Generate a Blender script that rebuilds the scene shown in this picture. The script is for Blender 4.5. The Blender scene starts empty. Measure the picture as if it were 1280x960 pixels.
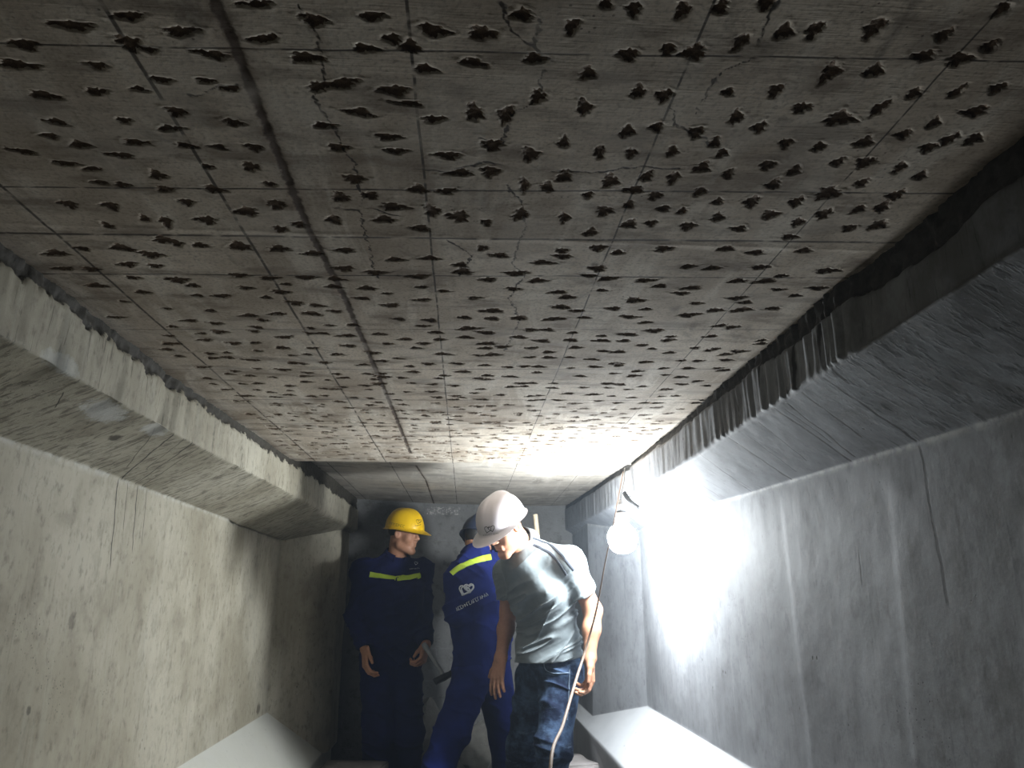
import bpy, bmesh, math, random
import numpy as np
from mathutils import Vector, Matrix
from mathutils.bvhtree import BVHTree

SC = bpy.context.scene
COL = SC.collection
# ------------------------------------------------------------------ camera (placed by the vanishing point of the girders)
FOC = 924.0
CAM_H = 1.20
VPX, VPY = 575.0, 743.0
_a = np.array([(VPX-640)/FOC, -(VPY-480)/FOC, -1.0]); _a /= np.linalg.norm(_a)
YAW = -math.asin(_a[0]); PITCH = math.asin(-_a[1]/math.cos(YAW))
RIGHT = np.array([math.cos(YAW), -math.sin(YAW), 0])
UP = np.array([-math.sin(YAW)*math.sin(PITCH), -math.cos(YAW)*math.sin(PITCH), math.cos(PITCH)])
FWD = np.array([math.sin(YAW)*math.cos(PITCH), math.cos(YAW)*math.cos(PITCH), math.sin(PITCH)])
CAMP = np.array([0, 0, CAM_H])

def ray(x, y): return FWD + RIGHT*(x-640)/FOC - UP*(y-480)/FOC
def atY(x, y, Y):
    r = ray(x, y); return CAMP + r*Y/r[1]
def atZ(x, y, Z):
    r = ray(x, y); return CAMP + r*(Z-CAM_H)/r[2]
def atX(x, y, X):
    r = ray(x, y); return CAMP + r*X/r[0]

cam_d = bpy.data.cameras.new('camera'); cam = bpy.data.objects.new('camera', cam_d); COL.objects.link(cam)
cam_d.sensor_fit = 'HORIZONTAL'; cam_d.sensor_width = 36.0; cam_d.lens = FOC/1280*36.0
cam_d.clip_start = 0.02
M = Matrix(((RIGHT[0], UP[0], -FWD[0], 0), (RIGHT[1], UP[1], -FWD[1], 0), (RIGHT[2], UP[2], -FWD[2], CAM_H), (0, 0, 0, 1)))
cam.matrix_world = M
SC.camera = cam
SC.view_settings.view_transform = 'Standard'; SC.view_settings.look = 'None'
SC.view_settings.gamma = 1.0; SC.view_settings.use_curve_mapping = False
SC.view_settings.exposure = 0.0
SC.cycles.max_bounces = 5; SC.cycles.use_adaptive_sampling = True; SC.cycles.adaptive_threshold = .02; SC.cycles.diffuse_bounces = 1; SC.cycles.glossy_bounces = 2; SC.cycles.caustics_reflective = False; SC.cycles.caustics_refractive = False

# ------------------------------------------------------------------ object helpers
def link(o, parent=None):
    COL.objects.link(o)
    if parent is not None: o.parent = parent
    return o
def tag(o, label=None, cat=None, group=None, kind=None):
    if label: o['label'] = label
    if cat: o['category'] = cat
    if group: o['group'] = group
    if kind: o['kind'] = kind
    return o
def empty(name, loc, label=None, cat=None, group=None):
    o = bpy.data.objects.new(name, None); o.empty_display_size = .1; COL.objects.link(o); o.location = loc
    bpy.context.view_layer.update()
    return tag(o, label, cat, group)
def mesh_obj(name, V, F, mat, parent=None, smooth=True, attrs=None):
    """V (n,3) world coordinates; F list/array of faces."""
    me = bpy.data.meshes.new(name)
    V = np.asarray(V, np.float32)
    off = np.zeros(3, np.float32)
    if parent is not None:
        p = parent; 
        while p is not None: off = off + np.array(p.location, np.float32); p = p.parent
    if isinstance(F, np.ndarray):
        k = F.shape[1]; n = len(F)
        me.vertices.add(len(V)); me.vertices.foreach_set('co', (V-off).ravel())
        me.loops.add(n*k); me.loops.foreach_set('vertex_index', F.astype(np.int32).ravel())
        me.polygons.add(n); me.polygons.foreach_set('loop_start', np.arange(0, n*k, k, dtype=np.int32))
        me.update(calc_edges=True)
    else:
        me.from_pydata([tuple(v) for v in (V-off)], [], [tuple(f) for f in F]); me.update()
    if smooth: me.polygons.foreach_set('use_smooth', np.ones(len(me.polygons), bool))
    if attrs:
        for k, v in attrs.items():
            at = me.attributes.new(k, 'FLOAT', 'POINT'); at.data.foreach_set('value', np.asarray(v, np.float32).ravel())
    if mat: me.materials.append(mat)
    me.validate()
    o = bpy.data.objects.new(name, me)
    return link(o, parent)

def grid_faces(nu, nv, base=0, wrap_u=False, wrap_v=False):
    iu = np.arange(nu if wrap_u else nu-1); iv = np.arange(nv if wrap_v else nv-1)
    a, b = np.meshgrid(iu, iv, indexing='ij'); a = a.ravel(); b = b.ravel()
    a2 = (a+1) % nu; b2 = (b+1) % nv
    return np.stack([a*nv+b, a2*nv+b, a2*nv+b2, a*nv+b2], 1)+base

def bm_obj(name, bm, mat, parent=None, smooth=True):
    me = bpy.data.meshes.new(name)
    off = Vector((0, 0, 0)); p = parent
    while p is not None: off = off + p.location; p = p.parent
    bmesh.ops.translate(bm, verts=bm.verts, vec=-off)
    bmesh.ops.recalc_face_normals(bm, faces=bm.faces)
    bm.to_mesh(me); bm.free()
    if smooth: me.polygons.foreach_set('use_smooth', np.ones(len(me.polygons), bool))
    if mat: me.materials.append(mat)
    return link(bpy.data.objects.new(name, me), parent)

def tube(pts, radii, nseg=10, sub=6, cap=True):
    """smooth tube through points (Catmull-Rom) -> V, F(list)"""
    P = np.asarray(pts, float); R = np.broadcast_to(np.asarray(radii, float), (len(P),))
    if sub > 1 and len(P) > 2:
        Q = np.vstack([2*P[0]-P[1], P, 2*P[-1]-P[-2]]); RR = np.concatenate([[R[0]], R, [R[-1]]]); out = []; ro = []
        for i in range(1, len(Q)-2):
            for t in np.linspace(0, 1, sub, endpoint=False):
                p0, p1, p2, p3 = Q[i-1:i+3]
                out.append(.5*((2*p1)+(-p0+p2)*t+(2*p0-5*p1+4*p2-p3)*t*t+(-p0+3*p1-3*p2+p3)*t**3)); ro.append(RR[i]*(1-t)+RR[i+1]*t)
        out.append(P[-1]); ro.append(R[-1]); P = np.array(out); R = np.array(ro)
    T = np.gradient(P, axis=0); T /= np.linalg.norm(T, axis=1)[:, None]+1e-12
    u = np.cross(T[0], [0, 0, 1.0]); 
    if np.linalg.norm(u) < .1: u = np.cross(T[0], [1.0, 0, 0])
    u /= np.linalg.norm(u); V = []
    for i in range(len(P)):
        u = u-T[i]*(u@T[i]); u /= np.linalg.norm(u); w = np.cross(T[i], u)
        for k in range(nseg):
            a = 2*math.pi*k/nseg; V.append(P[i]+R[i]*(math.cos(a)*u+math.sin(a)*w))
    n = len(P); F = [tuple(f) for f in grid_faces(n, nseg, wrap_v=True)]
    if cap: F += [tuple(range(nseg))[::-1], tuple(range((n-1)*nseg, n*nseg))]
    return np.array(V), F

# ------------------------------------------------------------------ numpy value noise
_rng = np.random.default_rng(7)
_TAB = _rng.random((64, 64, 64)).astype(np.float32)
def vnoise(x, y, z):
    x, y, z = np.broadcast_arrays(x, y, z)
    xi = np.floor(x).astype(np.int32); yi = np.floor(y).astype(np.int32); zi = np.floor(z).astype(np.int32)
    fx = (x-xi).astype(np.float32); fy = (y-yi).astype(np.float32); fz = (z-zi).astype(np.float32)
    fx = fx*fx*(3-2*fx); fy = fy*fy*(3-2*fy); fz = fz*fz*(3-2*fz)
    r = 0
    for dx in (0, 1):
        wx = fx if dx else 1-fx
        for dy in (0, 1):
            wy = fy if dy else 1-fy
            for dz in (0, 1):
                wz = fz if dz else 1-fz
                r = r + _TAB[(xi+dx) & 63, (yi+dy) & 63, (zi+dz) & 63]*wx*wy*wz
    return r
def fbm(x, y, z, o=3):
    r = 0; a = .5
    for i in range(o):
        r = r + a*vnoise(x*2**i+i*11.3, y*2**i+i*5.7, z*2**i+i*3.1); a *= .5
    return r/(1-.5**o)
def sstep(a, b, x):
    t = np.clip((x-a)/(b-a), 0, 1); return t*t*(3-2*t)

# ------------------------------------------------------------------ node helper
class NT:
    def __init__(s, name):
        s.m = bpy.data.materials.new(name); s.m.use_nodes = True; s.t = s.m.node_tree; s.t.nodes.clear()
        s.out = s.n('ShaderNodeOutputMaterial'); s.b = s.n('ShaderNodeBsdfPrincipled'); s.l(s.b.outputs[0], s.out.inputs[0])
        s._pos = None
    def n(s, typ, **kw):
        nd = s.t.nodes.new(typ)
        for k, v in kw.items(): setattr(nd, k, v)
        return nd
    def l(s, a, b): s.t.links.new(a, b)
    def put(s, sock, v):
        if hasattr(v, 'links') or isinstance(v, bpy.types.NodeSocket): s.l(v, sock)
        elif isinstance(v, (tuple, list)) and len(v) == 3 and sock.type == 'RGBA': sock.default_value = (*v, 1)
        else: sock.default_value = v
    def math(s, op, a, b=None, c=None, clamp=False):
        nd = s.n('ShaderNodeMath', operation=op, use_clamp=clamp); s.put(nd.inputs[0], a)
        if b is not None: s.put(nd.inputs[1], b)
        if c is not None: s.put(nd.inputs[2], c)
        return nd.outputs[0]
    def pos(s):
        if s._pos is None:
            g = s.n('ShaderNodeNewGeometry'); s._pos = g.outputs['Position']
            sp = s.n('ShaderNodeSeparateXYZ'); s.l(s._pos, sp.inputs[0]); s.X, s.Y, s.Z = sp.outputs
        return s._pos
    def objpos(s):
        tc = s.n('ShaderNodeTexCoord'); return tc.outputs['Object']
    def scale(s, v, sc):
        nd = s.n('ShaderNodeMapping'); s.l(v, nd.inputs[0]); nd.inputs['Scale'].default_value = sc; return nd.outputs[0]
    def noise(s, v, sc=1, det=3, rough=.5, dist=0):
        nd = s.n('ShaderNodeTexNoise'); s.l(v, nd.inputs['Vector']); nd.inputs['Scale'].default_value = sc
        nd.inputs['Detail'].default_value = det; nd.inputs['Roughness'].default_value = rough; nd.inputs['Distortion'].default_value = dist
        return nd.outputs[0]
    def vor(s, v, sc=1, rnd=1, feat='F1'):
        nd = s.n('ShaderNodeTexVoronoi', feature=feat); s.l(v, nd.inputs['Vector']); nd.inputs['Scale'].default_value = sc
        nd.inputs['Randomness'].default_value = rnd; return nd.outputs['Distance'], nd.outputs.get('Color')
    def step(s, v, a, b):
        nd = s.n('ShaderNodeMapRange', interpolation_type='SMOOTHSTEP'); s.put(nd.inputs[0], v)
        nd.inputs[1].default_value = a; nd.inputs[2].default_value = b; nd.clamp = True; return nd.outputs[0]
    def mix(s, f, a, b):
        nd = s.n('ShaderNodeMix', data_type='RGBA'); s.put(nd.inputs[0], f); s.put(nd.inputs[6], a); s.put(nd.inputs[7], b); return nd.outputs[2]
    def attr(s, name):
        nd = s.n('ShaderNodeAttribute', attribute_name=name); return nd.outputs['Fac']
    def bump(s, h, strength=.5, dist=.01, nrm=None):
        nd = s.n('ShaderNodeBump'); s.l(h, nd.inputs['Height']); nd.inputs['Strength'].default_value = strength; nd.inputs['Distance'].default_value = dist
        if nrm is not None: s.l(nrm, nd.inputs['Normal'])
        s.l(nd.outputs[0], s.b.inputs['Normal']); return nd.outputs[0]
    def fin(s, col, rough=.8, spec=.3, metal=0):
        s.put(s.b.inputs['Base Color'], col); s.put(s.b.inputs['Roughness'], rough); s.put(s.b.inputs['Specular IOR Level'], spec); s.put(s.b.inputs['Metallic'], metal)
        return s.m
def srgb(r, g, b):
    f = lambda c: ((c/255+.055)/1.055)**2.4 if c > 10 else c/255/12.92
    return (f(r), f(g), f(b))
def plain(name, col, rough=.6, spec=.4, metal=0, var=.12, sc=40, bump=0):
    t = NT(name); p = t.objpos(); nz = t.noise(p, sc, 3)
    c = t.mix(nz, tuple(x*(1-var) for x in col), tuple(min(1, x*(1+var)) for x in col))
    if bump: t.bump(nz, bump, .005)
    return t.fin(c, rough, spec, metal)

# ------------------------------------------------------------------ setting: cross-section taken from the girders
ZC = 1.82                                   # slab soffit; beyond the joint it steps up
Y_JOINT = 3.60
Y_END = 5.45
def LX(y): return np.interp(y, [-3, 2.3, 3.5, 3.7, 5.3, 6], [-.845, -.845, -.805, -.80, -.765, -.765])
def RX(y): return np.interp(y, [-3, .8, 1.3, 2.3, 3.6, 5.4, 6], [.752, .752, .762, .792, .825, .765, .765])
def LW(y): return np.interp(y, [-3, 4.62, 5.12, 6], [-1.08, -1.08, -.80, -.80])
def RW(y): return np.interp(y, [-3, 4.10, 4.78, 6], [.985, .985, .81, .81])

def dist_poly(px, py, poly):
    d = np.full(px.shape, 1e3, np.float32)
    for (x0, y0), (x1, y1) in zip(poly[:-1], poly[1:]):
        dx, dy = x1-x0, y1-y0; L = dx*dx+dy*dy+1e-12
        t = np.clip(((px-x0)*dx+(py-y0)*dy)/L, 0, 1)
        d = np.minimum(d, np.hypot(px-x0-t*dx, py-y0-t*dy))
    return d

CHIPS_L = [(320,38,95,22),(180,62,120,26),(60,110,80,28),(40,160,110,26),(240,162,60,20),(455,76,95,26),(660,95,90,20),(785,48,75,34),(640,8,100,20),(930,40,75,24),(1085,75,85,32),(1205,82,80,38),(1025,115,55,36),(980,97,50,28),(910,120,75,22),(320,105,60,44),(370,122,50,16),(530,134,100,22),(765,142,95,28),(405,198,60,18),(350,222,50,16),(240,228,60,20),(110,238,85,22),(515,200,60,16),(575,220,55,14),(845,208,130,24),(790,216,40,30),(985,226,85,28),(1065,172,65,24),(1185,156,80,22),(1020,258,95,14),(900,280,80,24),(810,313,65,18),(440,278,55,26),(310,300,40,18),(140,305,60,18),(585,305,55,20),(425,320,75,16),(1085,298,65,20),(1185,280,45,50),(1265,285,40,50),(970,342,75,18),(990,377,65,16),(1230,362,60,30),(1120,388,75,20),(845,368,60,20),(200,362,60,20),(125,340,50,16),(340,355,80,16),(55,378,75,14),(300,387,75,16),(465,363,60,14),(548,367,50,14),(635,367,50,20),(165,408,75,14),(230,422,55,12),(625,415,45,26),(520,415,35,14),(393,436,45,26),(250,455,50,12),(305,460,45,14),(1150,432,75,18),(1225,428,50,30),(885,446,60,24),(1045,472,50,24),(1115,477,60,16),(675,459,40,14),(535,472,60,20),(410,472,50,18),(170,510,45,22),(275,514,45,22),(465,505,40,20),(850,492,45,28),(925,488,45,22),(690,510,50,26),(615,528,65,24),(985,516,80,20),(1080,525,40,34),(1145,540,60,30),(515,550,55,22),(360,545,25,24),(415,555,30,36),(835,548,40,24),(745,560,35,18),(700,572,40,18),(268,563,28,20),(1050,570,55,18),(1215,555,30,20),(960,548,60,20),(600,615,55,24),(410,600,60,20),(300,620,50,20),(440,610,40,16),(1205,620,30,18)]
CHIPS_R = [(25,35,60,34),(150,65,34,52),(235,8,36,30),(305,20,40,40),(425,25,40,50),(520,18,42,40),(635,10,45,36),(680,80,50,46),(758,75,40,56),(905,72,46,66),(1080,88,40,40),(55,145,60,30),(190,182,42,40),(290,135,60,34),(390,122,40,34),(455,130,62,46),(572,105,36,50),(1030,140,60,30),(1120,148,66,38),(1195,115,40,40),(1225,22,34,50),(65,240,40,40),(180,265,38,46),(315,228,38,42),(380,238,46,36),(540,232,36,24),(660,228,34,44),(795,182,44,60),(905,178,52,38),(1005,235,38,32),(1112,230,28,44),(1215,220,44,34),(1160,278,66,32),(725,272,50,30),(820,298,84,40),(922,270,34,50),(560,295,34,42),(618,320,36,32),(288,328,38,36),(362,318,36,26),(130,355,28,36),(220,378,28,40),(298,382,32,26),(400,380,30,28),(460,332,40,36),(508,358,30,32),(525,385,30,26),(685,360,34,30),(768,368,34,28),(880,356,48,34),(980,336,42,28),(1055,308,30,34),(1095,348,40,36),(1155,348,44,34),(1042,370,46,28),(45,385,44,38),(130,440,40,34),(88,466,34,30),(30,462,24,40),(245,452,44,40),(338,440,32,32),(404,445,30,36),(475,420,44,32),(542,436,28,28),(640,415,40,28),(706,428,32,30),(815,406,32,28),(885,406,52,30),(970,420,30,36),(1020,440,34,26),(875,458,34,26),(655,462,36,32),(790,484,64,36),(960,488,44,30),(928,516,34,36),(305,475,60,20),(190,488,26,20),(358,490,36,24),(470,480,32,28),(293,512,28,22),(230,528,44,28),(380,522,34,18),(425,528,24,22),(515,505,28,20),(600,506,38,34),(712,505,36,30),(645,538,46,26),(780,535,40,30),(866,524,30,24),(515,545,34,24),(715,556,34,24),(845,570,38,20),(915,563,46,28),(20,535,36,36),(130,545,28,30),(195,580,34,24),(293,560,40,26),(348,558,32,18),(440,566,40,22),(568,572,44,16),(695,592,46,14),(125,628,36,16),(215,620,44,20),(265,632,34,14),(380,622,50,18),(535,622,50,16),(730,626,44,16),(610,632,48,14)]

def soffit(pts): return [tuple(atZ(x, y, ZC)[:2]) for x, y in pts]
CRACKS = [[(375,5),(400,50),(405,95),(393,120),(400,135),(425,170),(425,185),(445,205),(450,235),(460,245),(448,262),(455,285),(463,305),(465,330),(475,350)],
          [(600,172),(628,180),(637,150),(645,140),(672,122),(680,85),(668,55),(676,20)],
          [(870,142),(885,110),(905,88),(940,75),(950,45),(957,30),(975,0)],
          [(690,214),(718,212),(752,216),(800,208),(850,212)],[(635,232),(652,250),(655,285),(640,330),(655,345),(636,372),(650,400),(630,440)],
          [(520,212),(560,215),(605,203),(628,206)],[(235,118),(250,122),(262,110),(300,106)],[(625,0),(640,35),(690,75)],
          [(560,300),(590,320),(575,345)],[(835,130),(850,160),(880,175),(890,185)],[(420,260),(470,262),(500,270)]]
SEAM = soffit([(262,-20),(268,0),(290,45),(330,150),(365,235),(385,285),(430,370),(460,440),(490,510),(513,567)])
SEAM2 = [tuple(atZ(x, y, ZC+.02)[:2]) for x, y in [(520,582),(532,600),(546,640)]]
LONG = [[(10,240),(388,571)],[(160,55),(410,460)],[(508,0),(567,590)],[(880,30),(690,480)],[(1250,10),(980,310)]]
CROSS = [[(0,54),(1190,75)],[(0,233),(1030,241)],[(0,292),(1095,303)],[(125,343),(970,347)],[(190,412),(800,412)],[(270,462),(830,462)],[(330,500),(780,500)],[(360,530),(800,529)]]

def build_ceiling():
    ys = np.concatenate([np.linspace(-2.5, .5, 40, endpoint=False), np.arange(.5, 1.5, .0026), np.arange(1.5, 2.4, .004), np.arange(2.4, Y_JOINT-.004, .0065),
                         [Y_JOINT-.0035, Y_JOINT-.0015, Y_JOINT, Y_JOINT+.0015], np.arange(Y_JOINT+.005, Y_END+.12, .012)])
    ys = ys[np.concatenate([[True], np.diff(ys) > 4e-4])]
    xs = np.arange(-.98, .98, .0033)
    X, Y = np.meshgrid(xs, ys, indexing='ij'); X = X.astype(np.float32); Y = Y.astype(np.float32)
    chip = np.full(X.shape, -1.0, np.float32)
    rnd = random.Random(3)
    chips = []
    for lst, ox in ((CHIPS_L, 0), (CHIPS_R, 640)):
        for (cx, cy, w, h) in lst:
            x0, y0 = ox+cx/2, cy/2
            c = atZ(x0, y0, ZC); e = atZ(x0+w/4, y0, ZC); u = atZ(x0, y0+h/4, ZC); d = atZ(x0, y0-h/4, ZC)
            rx = abs(e[0]-c[0]); ry = abs(u[1]-d[1])/2
            chips.append((c[0], c[1], rx*1.0, ry*1.0, rnd.uniform(-.25, .25)))
    ylim = atZ(640, 318, ZC)[1]
    y = ylim+.03
    while y < Y_JOINT-.06:
        dx = rnd.uniform(.062, .074); x = -.80+rnd.uniform(0, dx)
        while x < .78:
            if rnd.random() < .93:
                el = 1.35+.75*rnd.random()
                r = rnd.uniform(.009, .0155)
                chips.append((x+rnd.uniform(-.026, .026), y+rnd.uniform(-.032, .032), r*el, r*rnd.uniform(.75, 1.15), rnd.uniform(-.25, .25)-.3*max(0, x)))
            x += dx
        y += rnd.uniform(.070, .082)
    yb = ys
    for (cx, cy, rx, ry, a) in chips:
        R = max(rx, ry)*1.7
        i0, i1 = np.searchsorted(xs, [cx-R, cx+R]); j0, j1 = np.searchsorted(yb, [cy-R, cy+R])
        if i1 <= i0 or j1 <= j0: continue
        gx = X[i0:i1, j0:j1]-cx; gy = Y[i0:i1, j0:j1]-cy
        ca, sa = math.cos(a), math.sin(a); u = (gx*ca+gy*sa)/rx; v = (-gx*sa+gy*ca)/ry
        ang = np.arctan2(v, u); wob = 1+.20*np.sin(ang*3+cx*90)+.16*np.sin(ang*7+cy*130)+.15*np.sin(ang*13+cx*50)
        # pointed along x, like a pick mark
        q = (np.abs(u)**1.35+np.abs(v)**1.7)**(1/1.5)/wob
        chip[i0:i1, j0:j1] = np.maximum(chip[i0:i1, j0:j1], 1-q)
    seam = np.minimum(dist_poly(X, Y, SEAM), dist_poly(X, Y, SEAM2)*1.6)
    seam = np.where(Y > .3, seam, 1)
    crack = np.full(X.shape, 1.0, np.float32)
    wx = X+.012*(fbm(X*60, Y*60, 0)-.5)+.006*(vnoise(X*200, Y*200, 3)-.5); wy = Y+.016*(fbm(X*60, Y*60, 9)-.5)
    for c in CRACKS: crack = np.minimum(crack, dist_poly(wx, wy, soffit(c)))
    cw = np.clip(chip, 0, 1)
    Z = np.full(X.shape, ZC, np.float32)
    Z += np.where(Y > Y_JOINT, np.interp(X, [-.9, -.2, .4, .9], [.055, .018, .008, .012]), 0)
    Z += .003*(fbm(X*2, Y*2, 1)-.5)*2+.0005*(fbm(X*14, Y*30, 4)-.5)*2
    rough = vnoise(X*260, Y*260, 2)
    Z += sstep(0.0, .35, chip)*(.0025+.0025*rough)                 # pick marks go up into the concrete
    Z -= .0008*np.exp(-((chip+.12)/.10)**2)*(chip > -.6)*(vnoise(X*60, Y*60, 8) > .45)   # burr round the marks
    Z += .003*np.exp(-(seam/.006)**2)*vnoise(X*50, Y*50, 3)
    yj3 = atZ(500, 296, ZC)[1]
    Z += .0004*(np.tanh((Y-yj3)/.004)) - .0012*np.exp(-((Y-yj3)/.01)**2)*vnoise(X*40, Y*10, 3)
    Z += .0003*np.exp(-(crack/.003)**2)
    n = X.size
    V = np.stack([X.ravel(), Y.ravel(), Z.ravel()], 1)
    F = grid_faces(len(xs), len(ys))
    # the slab above it
    top = np.array([[-.98, -2.5, ZC+.2], [.98, -2.5, ZC+.2], [.98, ys[-1], ZC+.2], [-.98, ys[-1], ZC+.2]], np.float32)
    c = [0, (len(xs)-1)*len(ys), len(xs)*len(ys)-1, len(ys)-1]
    Fq = np.array([[n, n+1, n+2, n+3], [c[0], c[1], n+1, n], [c[1], c[2], n+2, n+1], [c[2], c[3], n+3, n+2], [c[3], c[0], n, n+3]])
    V = np.vstack([V, top]); F = np.vstack([F, Fq])
    pad = lambda a, v: np.concatenate([a.ravel(), [v]*4])
    o = mesh_obj('ceiling', V, F, ceiling_material(), None, True, {'chip': pad(chip, -1), 'seam': pad(seam, 1), 'crack': pad(crack, 1)})
    return tag(o, kind='structure', label='grey-brown concrete slab soffit covered in dark pick marks and snapped chalk lines')

def ceiling_material():
    t = NT('slab_concrete'); p = t.pos()
    big = t.noise(p, 2.2, 4, .6); mid = t.noise(t.scale(p, (5, 14, 5)), 1, 4, .6); fine = t.noise(p, 160, 2)
    ripple = t.noise(t.scale(p, (14, 420, 10)), 1, 2, .5)
    streak = t.noise(t.scale(p, (16, 3.0, 3)), 1, 4, .6, .6)
    base = t.mix(t.step(big, .35, .65), srgb(170, 156, 138), srgb(214, 201, 183))
    base = t.mix(t.math('MULTIPLY', t.step(streak, .46, .68), .7), base, srgb(224, 215, 200))
    base = t.mix(t.math('MULTIPLY', t.step(mid, .48, .66), .7), base, srgb(122, 109, 95))
    base = t.mix(t.math('MULTIPLY', t.step(fine, .45, .75), .45), base, srgb(112, 101, 88))
    # beyond the joint the soffit is paler
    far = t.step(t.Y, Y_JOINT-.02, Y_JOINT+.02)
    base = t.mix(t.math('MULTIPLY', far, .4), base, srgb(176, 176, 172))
    # straight snapped lines
    wob = t.math('MULTIPLY', t.math('SUBTRACT', t.noise(p, 9, 2), .5), .008)
    acc = None
    brk = t.noise(p, 30, 2)
    for kind, lst in (('L', LONG), ('C', CROSS)):
        for i, (a, b) in enumerate(lst):
            (x0, y0), (x1, y1) = soffit([a, b])
            if kind == 'L':
                k = (x1-x0)/(y1-y0); d = t.math('ADD', t.math('MULTIPLY_ADD', t.Y, -k, -(x0-k*y0)), t.X)
                w = [.0032, .0030, .0022, .0018, .0016][i]
            else:
                k = (y1-y0)/(x1-x0); d = t.math('ADD', t.math('MULTIPLY_ADD', t.X, -k, -(y0-k*x0)), t.Y)
                w = [.0018, .0024, .004, .0026, .002, .0026, .003, .003][i]
            d = t.math('ABSOLUTE', t.math('ADD', d, t.math('MULTIPLY', wob, .5 if kind == 'L' else .6)))
            m = t.math('SUBTRACT', 1.0, t.step(d, w*.5, w*1.3))
            acc = m if acc is None else t.math('MAXIMUM', acc, m)
    acc = t.math('MULTIPLY', acc, t.step(brk, .28, .5))
    base = t.mix(t.math('MULTIPLY', acc, .85), base, srgb(52, 46, 42))
    # rust brown seam
    sn = t.math('ADD', t.attr('seam'), t.math('MULTIPLY', t.math('SUBTRACT', t.noise(p, 45, 4, .65), .5), .016))
    base = t.mix(t.math('MULTIPLY', t.math('SUBTRACT', 1.0, t.step(sn, .004, .030)), .35), base, srgb(120, 100, 82))
    base = t.mix(t.math('MULTIPLY', t.math('SUBTRACT', 1.0, t.step(sn, .004, .0095)), .9), base, srgb(66, 52, 42))
    ck = t.math('SUBTRACT', 1.0, t.step(t.attr('crack'), .0010, .0030))
    base = t.mix(t.math('MULTIPLY', t.math('MULTIPLY', ck, t.step(t.noise(p, 22, 2), .25, .42)), .95), base, srgb(44, 35, 28))
    # pick marks with ragged edges
    cn = t.math('ADD', t.attr('chip'), t.math('MULTIPLY', t.math('SUBTRACT', t.noise(p, 120, 5, .7), .5), .8))
    cm = t.step(cn, .03, .12)
    cc = t.mix(t.noise(p, 130, 3), srgb(66, 53, 42), srgb(140, 118, 96))
    base = t.mix(cm, base, cc)
    drk = t.noise(t.scale(p, (7, 5, 5)), 1, 5, .65, .8)
    base = t.mix(t.math('MULTIPLY', t.step(drk, .58, .72), .55), base, srgb(96, 88, 80))
    # scuffs swept across the boards
    wv = t.n('ShaderNodeTexWave', wave_type='RINGS'); t.l(t.scale(p, (1, .6, 1)), wv.inputs['Vector']); wv.inputs['Scale'].default_value = 2.2; wv.inputs['Distortion'].default_value = 9; wv.inputs['Detail'].default_value = 3; wv.inputs['Detail Scale'].default_value = 1.2
    base = t.mix(t.math('MULTIPLY', t.math('MULTIPLY', t.step(wv.outputs['Fac'], .72, .98), t.math('SUBTRACT', 1.0, cm)), .22), base, srgb(214, 206, 194))
    # specks
    v, _ = t.vor(p, 75); sp = t.math('MULTIPLY', t.math('SUBTRACT', 1.0, t.step(v, .10, .17)), t.step(t.noise(p, 5, 2), .55, .65))
    base = t.mix(t.math('MULTIPLY', sp, .7), base, srgb(70, 60, 52))
    h = t.math('ADD', t.math('MULTIPLY', ripple, .35), t.math('ADD', t.math('MULTIPLY', fine, .25), t.math('MULTIPLY', t.noise(p, 55, 4, .7), .5)))
    h = t.math('SUBTRACT', h, t.math('MULTIPLY', acc, .12))
    h = t.math('ADD', h, t.math('MULTIPLY', t.math('MULTIPLY', cm, t.noise(p, 200, 3, .7)), 1.6))
    t.bump(h, .3, .003)
    return t.fin(base, .85, .2)

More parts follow.
